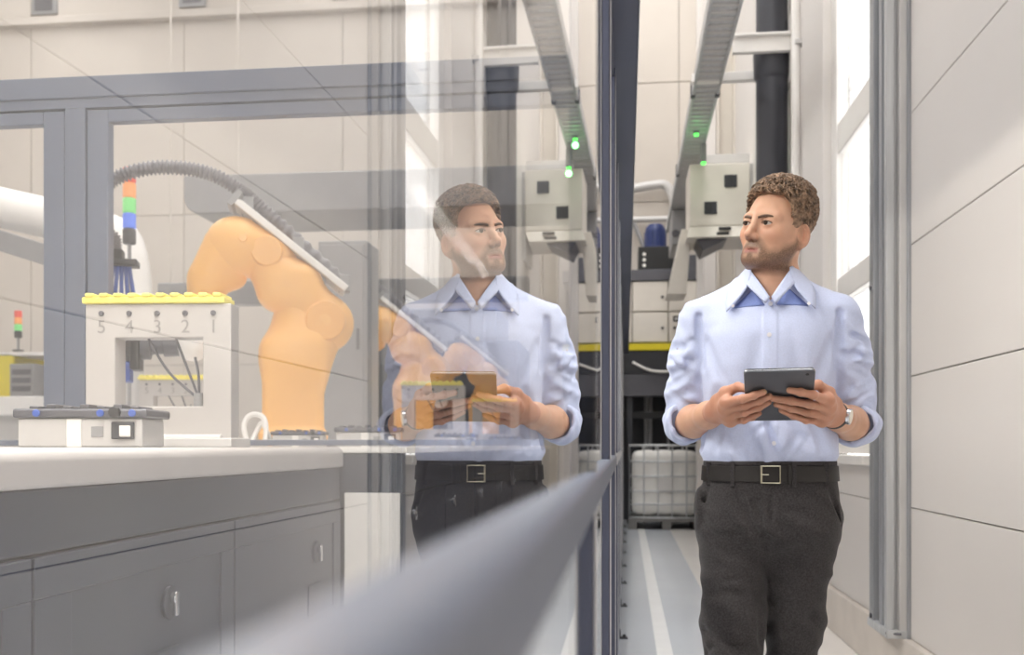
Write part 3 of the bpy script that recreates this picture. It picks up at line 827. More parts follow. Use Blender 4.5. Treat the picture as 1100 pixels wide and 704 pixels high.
bx('mounting_frame', 1.215, 1.25, 0.05, 0.6, 3.0, 3.9, M['grey_pale'], eb)
ch = MB(); ch.add([(0.56, 0.2, 3.3), (0.66, 0.2, 3.3), (0.66, 0.7, 3.3), (0.56, 0.7, 3.3), (0.42, 0.3, 2.66), (0.62, 0.3, 2.66), (0.62, 0.8, 2.66), (0.42, 0.8, 2.66)],
       [(0,1,2,3),(4,7,6,5),(0,4,5,1),(1,5,6,2),(2,6,7,3),(3,7,4,0)])
ch.build('chute', M['offwhite'], eb, 0.006)
bc = thing('support_bracket', 'pale horizontal steel bracket above the extraction unit', 'bracket', (0, 10.35, 0))
bx('beam', 0.77, 1.25, 0, 0.08, 4.0, 4.09, M['grey_pale'], bc, 0.004); bx('beam', 0.77, 1.25, 0.3, 0.38, 3.92, 3.98, M['grey_pale'], bc, 0.004)
for i, (y, lab) in enumerate(((11.6, 'pale ribbed steel column behind the extraction unit'), (12.75, 'pale ribbed steel column beside the far lockers'))):
    cl = thing('steel_column', lab, 'column', (0, y, 0), 0, 'steel columns along the wall')
    bx('web', 1.06, 1.24, 0.13, 0.15, 0, 9.6, M['offwhite'], cl, 0.002); bx('flange', 1.04, 1.065, 0, 0.28, 0, 9.6, M['offwhite'], cl, 0.003); bx('flange', 1.225, 1.25, 0, 0.28, 0, 9.6, M['offwhite'], cl, 0.003)
    bx('cover', 0.90, 1.035, 0.06, 0.2, 0.0, 9.6, M['wall'], cl, 0.004)

# ================================================================ FAR END: lockers over a dark machine frame, tank below
EY = 14.3
fm = thing('machine_rack', 'dark grey machine frame with yellow band at the corridor end', 'machine', (0, EY, 0))
bx('top_beam', -0.9, 1.16, -0.02, 0.8, 3.46, 3.62, M['grey_dark'], fm, 0.006)
bx('yellow_band', -0.9, 1.16, -0.035, 0.0, 2.47, 2.565, M['yellow_band'], fm, 0.003)
bx('lower_beam', -0.9, 1.16, -0.02, 0.8, 2.14, 2.46, M['dark'], fm, 0.006)
bx('fascia', -0.9, 1.16, -0.01, 0.3, 1.82, 2.135, M['grey_dark'], fm, 0.006)
bx('back_panel', -0.9, 1.16, 0.80, 0.84, 0, 3.46, M['dark'], fm)
for x in (-0.88, 0.02, 1.06): bx('upright', x, x + 0.08, 0.05, 0.2, 0.0, 1.82, M['dark'], fm, 0.004)
bx('cross_bar', -0.9, 1.16, 0.1, 0.18, 1.50, 1.60, M['black'], fm, 0.004)
for x in (0.30, 0.36, 0.62): MB().cyl((x, 0.4, 0.0), (x, 0.4, 1.85), 0.03 if x < 0.6 else 0.02, 12).build('riser_pipe', M['grey'], fm, smooth=True)
MB().tube(smooth_path([(0.10, -0.03, 2.30), (0.35, -0.06, 2.18), (0.65, -0.06, 2.17), (1.0, -0.03, 2.28)], 6), 0.018, 8).build('white_hose', M['white'], fm, smooth='all')
n = 0
for row, z0 in enumerate((2.585, 3.025)):
    for col, x0 in enumerate((-0.93, -0.41, 0.10, 0.61)):
        if col < 1: continue
        lab = '%s locker %s on the far machine' % (('lower', 'upper')[row], {1: 'nearest the glass enclosure', 2: 'left of the dark gap', 3: 'partly behind the shoulder, with square lock plate'}[col])
        lk = thing('locker', 'white ' + lab, 'locker', (x0, EY, z0), 0, 'white lockers at the corridor end')
        wd = 0.50
        bx('body', 0.0, wd, 0.02, 0.6, 0.0, 0.43, M['offwhite'], lk, 0.004)
        d = bx('door', 0.008, wd - 0.008, 0.0, 0.019, 0.008, 0.422, M['offwhite'], lk, 0.004)
        if col == 3:
            bx('lock_plate', 0.06, 0.15, -0.006, 0.0, 0.29, 0.37, M['dark'], d, 0.002)
            MB().cyl((0.105, -0.006, 0.33), (0.105, -0.012, 0.33), 0.024, 14).build('lock_barrel', M['grey_pale'], d)
            MB().cyl((0.08, 0.0, 0.20), (0.08, -0.02, 0.20), 0.02, 12).build('knob', M['dark'], d)
        else:
            MB().cyl((0.42, 0.0, 0.20), (0.42, -0.02, 0.20), 0.02, 12).build('knob', M['dark'], d)
mb = thing('pump_motor', 'blue electric motor standing on black control box above the lockers', 'motor', (0.43, EY + 0.3, 3.96))
MB().lathe([(0.19, 0.0), (0.19, 0.03), (0.15, 0.04), (0.15, 0.25), (0.14, 0.31), (0.10, 0.36), (0.0, 0.38)], n=24).build('casing', M['motor'], mb, smooth=True)
for k in range(10):
    q = 2 * math.pi * k / 10
    MB().cyl((0.152 * math.cos(q), 0.152 * math.sin(q), 0.05), (0.152 * math.cos(q), 0.152 * math.sin(q), 0.25), 0.009, 6).build('cooling_fin', M['motor'], mb)
bb = thing('control_box', 'black control box with white buttons under the blue motor', 'control box', (0, EY + 0.05, 3.62))
bx('body', 0.18, 0.80, 0, 0.6, 0.0, 0.34, M['black'], bb, 0.008)
for z in (0.07, 0.15, 0.23): MB().cyl((0.265, 0, z), (0.265, -0.015, z), 0.024, 12).build('button', M['white'], bb)
bx('side_box', 0.86, 1.15, 0.05, 0.5, 0.0, 0.22, M['grey_dark'], bb, 0.008)
pg = thing('pipe_rack', 'pale curved pipe run above the far motor', 'pipe', (0, EY + 0.72, 0))
MB().tube(smooth_path([(0.05, 0, 4.95), (0.35, 0, 5.0), (0.62, 0, 4.98), (0.75, 0, 4.6), (0.8, 0, 4.1)], 6), 0.07, 14).build('tube', M['grey_pale'], pg, smooth='all')
MB().tube([(0.05, 0, 4.5), (0.72, 0, 4.5)], 0.045, 12).build('tube', M['grey_pale'], pg, smooth=True)
MB().tube([(0.12, 0, 4.45), (0.32, 0, 3.98)], 0.035, 12).build('stay', M['grey'], pg, smooth=True)
MB().tube([(0.80, 0, 3.62), (0.80, 0, 4.15)], 0.06, 12).build('riser', M['grey'], pg, smooth=True)
gd = thing('conveyor_drive', 'grey drive unit at the end of the cable tray', 'machine', (0, 12.2, 0))
bx('frame', 0.56, 0.75, 0.0, 0.9, 3.55, 3.97, M['grey'], gd, 0.01)
for x in (0.60, 0.69): MB().cyl((x, -0.02, 3.68), (x, 0.0, 3.68), 0.045, 16).build('gear_cover', M['grey_dark'], gd)
bx('bracket', 0.64, 0.66, 0.4, 0.5, 3.97, 3.979, M['grey'], gd)

# intermediate bulk container
ib = thing('tank_container', 'white caged bulk liquid container on pallet at the corridor end', 'container', (0.52, EY - 1.0, 0))
ib.scale = (0.93, 0.93, 0.93)
def tank(p):
    d = rbox(p, (0, 0.5, 0.66), (0.46, 0.46, 0.47), 0.10)
    return d - 0.006 * np.cos(p[:, 0] * 26.0)
net_mesh('tank', tank, (-0.56, -0.06, 0.1), (0.56, 1.06, 1.25), 0.022, M['tank'], ib)
for zz in (0.17, 0.36, 0.55, 0.76, 0.97, 1.20):
    MB().tube([(-0.5, 0, zz), (0.5, 0, zz), (0.5, 1.0, zz), (-0.5, 1.0, zz)], 0.012 if zz < 1.1 else 0.016, 8, True).build('cage_ring', M['galv'], ib, smooth='all')
bar = MB().cyl((0, 0, 0.15), (0, 0, 1.2), 0.010, 8).mesh('cage_bar'); bar.materials.append(M['galv'])
for k in range(6):
    for x, y in ((-0.5 + 0.2 * k, 0.0), (-0.5 + 0.2 * k, 1.0), (-0.5, 0.2 * k), (0.5, 0.2 * k)):
        o = bpy.data.objects.new('cage_bar', bar); C.objects.link(o); o.parent = ib; o.location = (x, y, 0)
bx('pallet_deck', -0.52, 0.52, -0.02, 1.02, 0.12, 0.155, M['pallet'], ib, 0.004)
for x in (-0.48, 0.0, 0.44): bx('pallet_foot', x - 0.04, x + 0.08, -0.01, 1.01, 0.0, 0.12, M['pallet'], ib, 0.004)
bx('label_plate', -0.1, 0.1, -0.016, -0.012, 0.56, 0.74, M['grey_pale'], ib)

# ================================================================ THE MAN WITH THE TABLET
MANX, MANY, MANR = 0.36068, 2.59505, -math.radians(7.9127)
man = thing('person', 'man with curly hair and beard in light blue shirt and dark trousers holding a tablet', 'person', (MANX, MANY, 0), MANR)
f32 = np.float32

def attr_mat(name, base, layers, rough=0.5, sss=0.0, bump=0.0, bscale=400, var=0.05, vscale=30, sheen=0.0, weave=None):
    """Principled skin or cloth: base colour plus layers (attribute, colour) mixed by vertex attribute."""
    m = bpy.data.materials.new(name); m.use_nodes = True
    nt = m.node_tree; b = nt.nodes['Principled BSDF']
    tc = nt.nodes.new('ShaderNodeTexCoord')
    n = nt.nodes.new('ShaderNodeTexNoise'); n.inputs['Scale'].default_value = vscale; n.inputs['Detail'].default_value = 5
    nt.links.new(tc.outputs['Object'], n.inputs['Vector'])
    r = nt.nodes.new('ShaderNodeValToRGB'); c = srgb(base)
    r.color_ramp.elements[0].position = 0.3; r.color_ramp.elements[1].position = 0.7
    r.color_ramp.elements[0].color = tuple(v * (1 - var) for v in c[:3]) + (1,)
    r.color_ramp.elements[1].color = tuple(min(1, v * (1 + var)) for v in c[:3]) + (1,)
    nt.links.new(n.outputs['Fac'], r.inputs['Fac'])
    last = r.outputs['Color']
    for at, col, speck in layers:
        a = nt.nodes.new('ShaderNodeAttribute'); a.attribute_name = at
        fac = a.outputs['Fac']
        if speck:
            n3 = nt.nodes.new('ShaderNodeTexNoise'); n3.inputs['Scale'].default_value = 420; n3.inputs['Detail'].default_value = 3
            nt.links.new(tc.outputs['Object'], n3.inputs['Vector'])
            mr = nt.nodes.new('ShaderNodeMapRange'); mr.inputs[1].default_value = 0.25; mr.inputs[2].default_value = 0.62
            mr.inputs[3].default_value = 0.6; mr.inputs[4].default_value = 1.0
            nt.links.new(n3.outputs['Fac'], mr.inputs[0])
            mu = nt.nodes.new('ShaderNodeMath'); mu.operation = 'MULTIPLY'
            nt.links.new(a.outputs['Fac'], mu.inputs[0]); nt.links.new(mr.outputs[0], mu.inputs[1]); fac = mu.outputs[0]
        mx = nt.nodes.new('ShaderNodeMix'); mx.data_type = 'RGBA'
        nt.links.new(fac, mx.inputs['Factor']); nt.links.new(last, mx.inputs['A']); mx.inputs['B'].default_value = srgb(col)
        last = mx.outputs['Result']
    nt.links.new(last, b.inputs['Base Color'])
    b.inputs['Roughness'].default_value = rough
    if sss:
        b.inputs['Subsurface Weight'].default_value = sss; b.inputs['Subsurface Radius'].default_value = (1.0, 0.35, 0.2); b.inputs['Subsurface Scale'].default_value = 0.006
    if sheen: b.inputs['Sheen Weight'].default_value = sheen
    if bump:
        n2 = nt.nodes.new('ShaderNodeTexNoise'); n2.inputs['Scale'].default_value = bscale; n2.inputs['Detail'].default_value = 3
        nt.links.new(tc.outputs['Object'], n2.inputs['Vector'])
        bp = nt.nodes.new('ShaderNodeBump'); bp.inputs['Strength'].default_value = bump; bp.inputs['Distance'].default_value = 0.002
        nt.links.new(n2.outputs['Fac'], bp.inputs['Height']); nt.links.new(bp.outputs['Normal'], b.inputs['Normal'])
    return m
SKIN = attr_mat('skin', (198, 155, 130), [('flush', (176, 120, 97), False), ('lip', (156, 98, 88), False), ('beard', (86, 65, 51), True)], 0.5, 0.12, 0.10, 300, 0.05, 40)
SHIRT = attr_mat('light_blue_oxford_cloth', (190, 200, 230), [], 0.75, 0, 0.12, 900, 0.05, 260, 0.15)
COLLAR_BLUE = attr_mat('blue_collar_patch', (126, 144, 202), [], 0.75, 0, 0.1, 900, 0.06, 260)
TROUS = attr_mat('charcoal_wool_cloth', (45, 42, 44), [], 0.85, 0, 0.45, 400, 0.6, 230, 0.08)
BELT = attr_mat('dark_leather', (24, 20, 19), [], 0.55, 0, 0.15, 200, 0.1, 60)
HAIR = attr_mat('brown_hair', (128, 104, 84), [], 0.5, 0, 0.0, 300, 0.7, 75)
BROW = attr_mat('brow_hair', (88, 66, 50), [], 0.6, 0, 0.3, 700, 0.25, 300)
BUTTON = mat('shirt_button', (232, 232, 238), 0.3)
BUCKLE = mat('brass_buckle', (182, 176, 156), 0.3, 0.9)
EYEW = mat('eye_white', (200, 192, 186), 0.25, var=0.03)
IRIS = mat('dark_iris', (48, 34, 26), 0.15, var=0.2, scale=400)

# ---- head frame: a to his left, b forward, c up, origin between the ears at eye height
PSI = math.radians(37)
HC = np.array((0.022, -0.015, 1.655), f32)
ROLL = math.radians(8.5); cr_, sr_ = math.cos(ROLL), math.sin(ROLL)
HL = np.array((math.cos(PSI) * cr_, -math.sin(PSI) * cr_, -sr_), f32); HF = np.array((-math.sin(PSI), -math.cos(PSI), 0), f32)
HU = np.array((math.cos(PSI) * sr_, -math.sin(PSI) * sr_, cr_), f32)
def to_head(p):
    q = p - HC
    return np.stack([q @ HL, q @ HF, q @ HU], -1)
def from_head(a, b, c):
    return HC + HL * a + HF * b + HU * c

def head_sdf(p):
    q = to_head(p)
    m = q.copy(); m[:, 0] = np.abs(m[:, 0])          # symmetric features
    d = ellipsoid(q, (0, -0.012, 0.024), (0.0690, 0.087, 0.084))
    d = smin(d, ellipsoid(q, (0, 0.030, -0.030), (0.061, 0.056, 0.078)), 0.035)
    d = smin(d, cone_seg(m, (0.049, 0.000, -0.052), (0.024, 0.060, -0.086), 0.016, 0.019), 0.03)   # jaw
    d = smin(d, ellipsoid(q, (0, 0.073, -0.087), (0.028, 0.020, 0.019)), 0.018)                      # chin
    d = smin(d, cone_seg(m, (0.0, 0.080, 0.018), (0.044, 0.064, 0.015), 0.0135, 0.011), 0.012)        # brow ridge
    d = smin(d, sphere(m, (0.043, 0.056, -0.026), 0.017), 0.024)                                     # cheekbone
    d = smax(d, -sphere(m, (0.030, 0.104, 0.001), 0.0185), 0.018)                                    # eye socket
    lid = sphere(m, (0.031, 0.0735, 0.000), 0.0142)
    d = smin(d, lid, 0.006)
    d = smax(d, -ellipsoid(m, (0.0318, 0.0880, -0.0015), (0.0160, 0.0130, 0.0046)), 0.0015)            # eye opening
    d = smin(d, chain(q, [(0, 0.083, 0.012), (0, 0.0975, -0.015), (0, 0.1100, -0.031)], [0.0065, 0.0075, 0.0096], 0.008), 0.014)   # nose
    d = smin(d, sphere(m, (0.0110, 0.0955, -0.0365), 0.0074), 0.010)
    d = smax(d, -sphere(m, (0.0062, 0.1035, -0.0455), 0.0032), 0.002)
    d = smin(d, ellipsoid(q, (0, 0.0765, -0.066), (0.028, 0.0150, 0.022)), 0.012)                      # mouth mound
    d = smin(d, cone_seg(m, (0.0, 0.0892, -0.0622), (0.025, 0.0780, -0.0655), 0.0042, 0.0022), 0.004)
    d = smin(d, cone_seg(m, (0.0, 0.0890, -0.0725), (0.021, 0.0785, -0.0690), 0.0064, 0.0025), 0.004)
    d = smax(d, -cone_seg(m, (0.0, 0.0945, -0.0668), (0.026, 0.0815, -0.0678), 0.0019, 0.0012), 0.0015)
    # short beard stands off the skin a little
    d = d - 0.0022 * beard_mask(q)
    # ears
    e = m - np.array((0.0735, -0.008, -0.022), f32)
    ca_, sa_ = math.cos(0.45), math.sin(0.45)
    e2 = np.stack([e[:, 0] * ca_ + e[:, 1] * sa_, -e[:, 0] * sa_ + e[:, 1] * ca_, e[:, 2]], -1)
    ear = ellipsoid(e2, (0, 0, 0), (0.0125, 0.021, 0.031))
    ear = smax(ear, -ellipsoid(e2, (0.0115, 0.003, 0.003), (0.0135, 0.0150, 0.0235)), 0.0015)
    ear = smin(ear, cone_seg(e2, (0.003, -0.006, -0.010), (0.004, -0.004, 0.014), 0.0035, 0.0030), 0.003)
    ear = smin(ear, sphere(e2, (0.002, 0.006, -0.029), 0.008), 0.006)
    d = smin(d, ear, 0.006)
    return d
def ramp(x, a, b): return np.clip((x - a) / (b - a), 0, 1)
def beard_mask(q):
    a, b, c_ = np.abs(q[:, 0]), q[:, 1], q[:, 2]
    line = np.interp(a, [0.0, 0.020, 0.030, 0.040, 0.055, 0.068, 0.08], [-0.034, -0.037, -0.048, -0.061, -0.057, -0.037, 0.0]).astype(f32)
    m = ramp(line - c_, -0.004, 0.018) * ramp(b, -0.008, 0.010)
    m *= ramp(c_, -0.128, -0.108)
    lipz = np.exp(-((c_ + 0.068) / 0.0058) ** 2) * ramp(0.027 - a, 0, 0.008) * (b > 0.06)
    soul = np.exp(-((c_ + 0.080) / 0.006) ** 2) * ramp(0.026 - a, 0, 0.006) * ramp(a, 0.006, 0.012) * (b > 0.06)
    return np.clip(m * (1 - lipz) * (1 - 0.5 * soul), 0, 1).astype(f32)
def lip_mask(p):
    q = to_head(p); a, b, c_ = np.abs(q[:, 0]), q[:, 1], q[:, 2]
    return (np.exp(-((c_ + 0.0685) / 0.0075) ** 4) * ramp(0.024 - a, 0, 0.006) * (b > 0.07) * 1.0).astype(f32)
def flush_mask(p):
    q = to_head(p); a, b, c_ = np.abs(q[:, 0]), q[:, 1], q[:, 2]
    g = np.exp(-(((a - 0.045) / 0.02) ** 2 + ((c_ + 0.03) / 0.02) ** 2)) * (b > 0.02) + np.exp(-((a / 0.012) ** 2 + ((c_ + 0.036) / 0.014) ** 2)) * (b > 0.09)
    ear = (a > 0.074) * np.exp(-((c_ + 0.02) / 0.04) ** 2)
    hands = (p[:, 1] < -0.16) * (p[:, 2] < 1.3) * 0.65
    return np.clip(0.5 * g + 0.5 * ear + hands, 0, 1).astype(f32)

# ---- limbs
EL = {-1: (-0.222, 0.090, 1.155), 1: (0.226, 0.090, 1.150)}
WR = {-1: (-0.116, -0.180, 1.186), 1: (0.146, -0.180, 1.176)}
FING = {-1: [[(-0.092, -0.290, 1.201), (-0.0542, -0.3423, 1.2068), (-0.0299, -0.3539, 1.2132), (-0.0089, -0.3655, 1.2195)],
             [(-0.094, -0.268, 1.187), (-0.0509, -0.3149, 1.1924), (-0.0201, -0.3321, 1.2017), (0.0029, -0.3493, 1.2110)],
             [(-0.091, -0.246, 1.173), (-0.0514, -0.2888, 1.1786), (-0.0203, -0.3065, 1.1882), (0.0010, -0.3260, 1.1987)],
             [(-0.086, -0.226, 1.161), (-0.0542, -0.2563, 1.1613), (-0.0352, -0.2673, 1.1673), (-0.0195, -0.2821, 1.1753)]],
        1: [[(0.129, -0.294, 1.203), (0.0954, -0.3513, 1.2128), (0.0688, -0.3627, 1.2186), (0.0452, -0.3705, 1.2226)],
            [(0.131, -0.270, 1.188), (0.0901, -0.3158, 1.1940), (0.0499, -0.3297, 1.2011), (0.0110, -0.3400, 1.2062)],
            [(0.127, -0.247, 1.172), (0.0873, -0.2828, 1.1765), (0.0506, -0.3005, 1.1856), (0.0175, -0.3180, 1.1945)],
            [(0.120, -0.227, 1.160), (0.0844, -0.2526, 1.1605), (0.0553, -0.2705, 1.1698), (0.0285, -0.2938, 1.1819)]]}
FR = [(0.0120, 0.0092, 0.0084, 0.0072), (0.0122, 0.0094, 0.0086, 0.0074), (0.0118, 0.0090, 0.0082, 0.0070), (0.0108, 0.0080, 0.0072, 0.0062)]
TH = {-1: [(-0.112, -0.215, 1.205), (-0.096, -0.262, 1.226), (-0.066, -0.298, 1.236), (-0.040, -0.316, 1.228)],
      1: [(0.145, -0.215, 1.196), (0.133, -0.265, 1.222), (0.108, -0.303, 1.238), (0.086, -0.322, 1.229)]}
def arm_sdf(p, s):
    e, w_ = np.array(EL[s], f32), np.array(WR[s], f32)
    sh = np.array((0.175 * s, 0.01, 1.42), f32)
    mid = e + (w_ - e) * 0.35; q3 = e + (w_ - e) * 0.75
    d = chain(p, [sh, e, mid, q3, w_], [0.046, 0.040, 0.0405, 0.031, 0.0275], 0.02)
    # wrist is wider than it is thick
    d = smin(d, cone_seg(p, w_, np.array(TH[s][0], f32), 0.024, 0.019), 0.02)
    return d
def hand_sdf(p, s):
    w_ = WR[s]; d = None
    for i, fg in enumerate(FING[s]):
        e = cone_seg(p, w_, fg[0], 0.0185, 0.0135)
        d = e if d is None else smin(d, e, 0.018)
    for i in range(3):
        d = smin(d, cone_seg(p, FING[s][i][0], FING[s][i+1][0], 0.0125, 0.0125), 0.012)
    d = smin(d, chain(p, TH[s], [0.019, 0.0135, 0.0105, 0.0085], 0.006), 0.016)
    fd = None
    for i, fg in enumerate(FING[s]):
        e = chain(p, fg, FR[i], 0.004)
        for j in (1, 2): e = smin(e, sphere(p, fg[j], FR[i][j] + 0.0008), 0.004)
        fd = e if fd is None else smin(fd, e, 0.0022)
    for i in range(4):   # knuckles
        d = smin(d, sphere(p, FING[s][i][0], 0.0128), 0.006)
    return smin(d, fd, 0.010)
def sub(p, mask, fn, far=1.0):
    d = np.full(len(p), far, f32)
    if mask.any(): d[mask] = fn(p[mask])
    return d
def neck_sdf(p):
    d = cone_seg(p, (0.012, 0.006, 1.615), (0.006, 0.018, 1.50), 0.052, 0.058)
    d = smin(d, cone_seg(p, (0.010, 0.020, 1.52), (0.006, 0.020, 1.44), 0.062, 0.085), 0.05)
    # windpipe and the two neck cords
    d = smin(d, cone_seg(p, (-0.012, -0.040, 1.565), (0.004, -0.040, 1.485), 0.010, 0.010), 0.03)
    d = smin(d, cone_seg(p, (0.066, -0.000, 1.60), (0.016, -0.050, 1.475), 0.011, 0.008), 0.02)
    return d
def torso_in(p): return np.minimum(loft(p, SH_ROWS) + 0.024, cone_seg(np.stack([np.abs(p[:, 0]), p[:, 1], p[:, 2]], -1), (0.05, 0.02, 1.48), (0.165, 0.01, 1.42), 0.036, 0.046))
def smooth_rows(rows):
    R_ = np.array(rows, float); z = np.linspace(R_[0, 0], R_[-1, 0], 160); out = [z]
    m = np.gradient(R_[:, 1:], R_[:, 0], axis=0)
    i = np.clip(np.searchsorted(R_[:, 0], z) - 1, 0, len(R_) - 2); h = R_[i+1, 0] - R_[i, 0]; t = (z - R_[i, 0]) / h
    for k in range(4):
        y0, y1 = R_[i, k+1], R_[i+1, k+1]
        out.append((2*t**3-3*t**2+1)*y0 + (t**3-2*t**2+t)*h*m[i, k] + (-2*t**3+3*t**2)*y1 + (t**3-t**2)*h*m[i+1, k])
    return np.stack(out, -1).astype(f32)
ROWS_CACHE = {}
def loft(p, rows, e=2.5):
    key = id(rows)
    if key not in ROWS_CACHE: ROWS_CACHE[key] = smooth_rows(rows)
    rows = ROWS_CACHE[key]; z = p[:, 2]
    cu, cv, ru, rv = (np.interp(z, rows[:, 0], rows[:, k]).astype(f32) for k in (1, 2, 3, 4))
    k = (np.abs((p[:, 0] - cu) / ru) ** e + np.abs((p[:, 1] - cv) / rv) ** e) ** (1 / e)
    d = (k - 1) * np.minimum(ru, rv)
    return np.maximum(d, np.maximum(rows[0, 0] - z, z - rows[-1, 0]))
SH_ROWS = [(1.02, 0.002, 0, 0.158, 0.112), (1.06, 0.002, 0, 0.163, 0.118), (1.085, 0.002, -0.003, 0.171, 0.126), (1.13, 0.002, -0.004, 0.168, 0.127), (1.22, 0.0, -0.003, 0.161, 0.124), (1.32, 0.0, 0, 0.166, 0.126),
           (1.39, 0.0, 0.004, 0.164, 0.118), (1.44, 0.002, 0.012, 0.145, 0.102), (1.48, 0.004, 0.02, 0.110, 0.084), (1.52, 0.006, 0.025, 0.072, 0.066)]
def body_sdf(p):
    z, v, u = p[:, 2], p[:, 1], p[:, 0]
    d = torso_in(p)
    for s in (-1, 1):
        mk = (u * s > 0.05) & (z < 1.50)
        d = np.minimum(d, sub(p, mk, lambda q: arm_sdf(q, s)))
        mk = (v < -0.14) & (z < 1.30) & (u * s > -0.05)
        hd = sub(p, mk, lambda q: hand_sdf(q, s))
        d = smin(d, hd, 0.012) if s == -1 else np.where(u > 0.03, smin(d, hd, 0.012), np.minimum(d, hd))
    mk = z > 1.40
    nd = sub(p, mk, neck_sdf); d = smin(d, nd, 0.03)
    mk = z > 1.50
    d = smin(d, sub(p, mk, head_sdf), 0.022)
    return d
body = net_mesh('body', body_sdf, (-0.30, -0.42, 1.03), (0.30, 0.17, 1.80), 0.0022, SKIN, man, coarse=5, relax=1,
                attrs={'beard': lambda p: beard_mask(to_head(p)) * (p[:, 2] > 1.51) * 0.9, 'lip': lambda p: lip_mask(p) * (p[:, 2] > 1.55), 'flush': flush_mask})

# eyes, brows
for s in (-1, 1):
    c0 = from_head(0.031 * s, 0.0735, 0.0)
    MB().lathe([(0.0125 * math.sin(math.pi * k / 12), -0.0125 * math.cos(math.pi * k / 12)) for k in range(1, 12)], tuple(float(x) for x in c0), 20).build('eyeball', EYEW, body, smooth='all')
    g = HF * math.cos(0.12) - HL * math.sin(0.12)
    e0 = c0 + g * 0.0112; e1 = c0 + g * 0.0131
    MB().cyl(tuple(map(float, e0)), tuple(map(float, e1)), 0.0069, 16, 0.0055).build('iris', IRIS, body)
    bp_ = [from_head(s * a, b, c_) for a, b, c_ in ((0.011, 0.0915, 0.0115), (0.022, 0.0895, 0.0145), (0.034, 0.0825, 0.0160), (0.044, 0.0730, 0.0140), (0.050, 0.064, 0.0095))]
    bm_ = MB(); path = smooth_path([tuple(map(float, q)) for q in bp_], 5)
    bm_.tube(path, [0.0025 + 0.0010 * math.sin(math.pi * min(1, k / (len(path) - 1) + 0.15)) * (1 - 0.5 * k / len(path)) for k in range(len(path))], 8)
    bm_.build('eyebrow', BROW, body, smooth='all')
    lash = [from_head(s * a, b, c_) for a, b, c_ in ((0.0165, 0.0835, -0.0015), (0.023, 0.0872, 0.0026), (0.031, 0.0882, 0.0034), (0.039, 0.0850, 0.0022), (0.0450, 0.0785, -0.0010))]
    MB().tube(smooth_path([tuple(map(float, q)) for q in lash], 4), 0.0011, 6).build('eyelashes', BROW, body, smooth='all')

# ---- hair: a cap over the scalp and many short curls
def hair_line(a, b):
    front = np.interp(b, [-0.12, -0.06, -0.036, -0.028, -0.002, 0.003, 0.020, 0.026, 0.032, 0.040, 0.060, 0.090, 0.12], [-0.065, -0.062, -0.05, 0.008, 0.010, -0.026, -0.030, 0.010, 0.046, 0.065, 0.070, 0.075, 0.077])
    return front.astype(f32)
def scalp(q): return ellipsoid(q, (0, -0.012, 0.024), (0.0690, 0.087, 0.084))
def hair_sdf(p):
    q = to_head(p)
    d0 = scalp(q)
    rel = q[:, 2] - hair_line(np.abs(q[:, 0]), q[:, 1])
    thick = 0.002 + 0.011 * ramp(q[:, 2], -0.01, 0.09) + 0.004 * ramp(q[:, 2], -0.06, 0.0)
    nz = np.sin(q[:, 0] * 300 + 2 * np.sin(q[:, 1] * 190)) * np.sin(q[:, 1] * 280 + 2 * np.sin(q[:, 2] * 210)) * np.sin(q[:, 2] * 290 + 1.5 * np.sin(q[:, 0] * 170))
    d = d0 - thick - 0.0045 * nz * ramp(q[:, 2], -0.03, 0.05)
    d = smax(d, -(d0 + 0.006), 0.002)
    return smax(d, -(rel - 0.005) * 0.7, 0.006)
hair = net_mesh('hair', hair_sdf, (-0.10, -0.16, 1.59), (0.16, 0.13, 1.82), 0.0024, HAIR, man, coarse=5, relax=1)
rng = np.random.default_rng(7)
curls = MB(); cnt = 0
while cnt < 2800:
    x = rng.normal(size=3); x /= np.linalg.norm(x)
    a, b, c_ = x[0] * 0.0690, -0.012 + x[1] * 0.087, 0.024 + x[2] * 0.084
    rel = c_ - float(hair_line(np.array([abs(a)]), np.array([b]))[0])
    if rel < 0.0: continue
    nrm = np.array([x[0] / 0.0690, x[1] / 0.087, x[2] / 0.084]); nrm /= np.linalg.norm(nrm)
    top = min(1, max(0, (c_ + 0.01) / 0.09)); off = 0.003 + 0.010 * top
    t1_ = np.cross(nrm, rng.normal(size=3)); t1_ /= np.linalg.norm(t1_); t2_ = np.cross(nrm, t1_)
    R_ = rng.uniform(0.003, 0.0068) * (0.4 + 0.6 * top); ph = rng.uniform(0, 6.28); turns = rng.uniform(0.8, 1.4)
    base = np.array([a, b, c_]) + nrm * (off - 0.004 + rng.uniform(0, 0.006) * top)
    pts = []
    for k in range(7):
        t = k / 6; q = ph + turns * 6.28 * t
        pp = base + (t1_ * math.cos(q) + t2_ * math.sin(q)) * R_ + nrm * (0.013 * math.sin(2.2 * t) * (0.3 + 0.7 * top)) + t1_ * 0.004 * t
        w3 = from_head(*pp); pts.append(tuple(map(float, w3)))
    curls.tube(pts, [0.0017, 0.0021, 0.0022, 0.0021, 0.0018, 0.0013, 0.0004], 4); cnt += 1
me = bpy.data.meshes.new('curls'); me.from_pydata(curls.v, [], curls.f); me.polygons.foreach_set('use_smooth', [True] * len(me.polygons)); me.materials.append(HAIR)
cu = link('curls', me, hair); cu['kind'] = 'stuff'

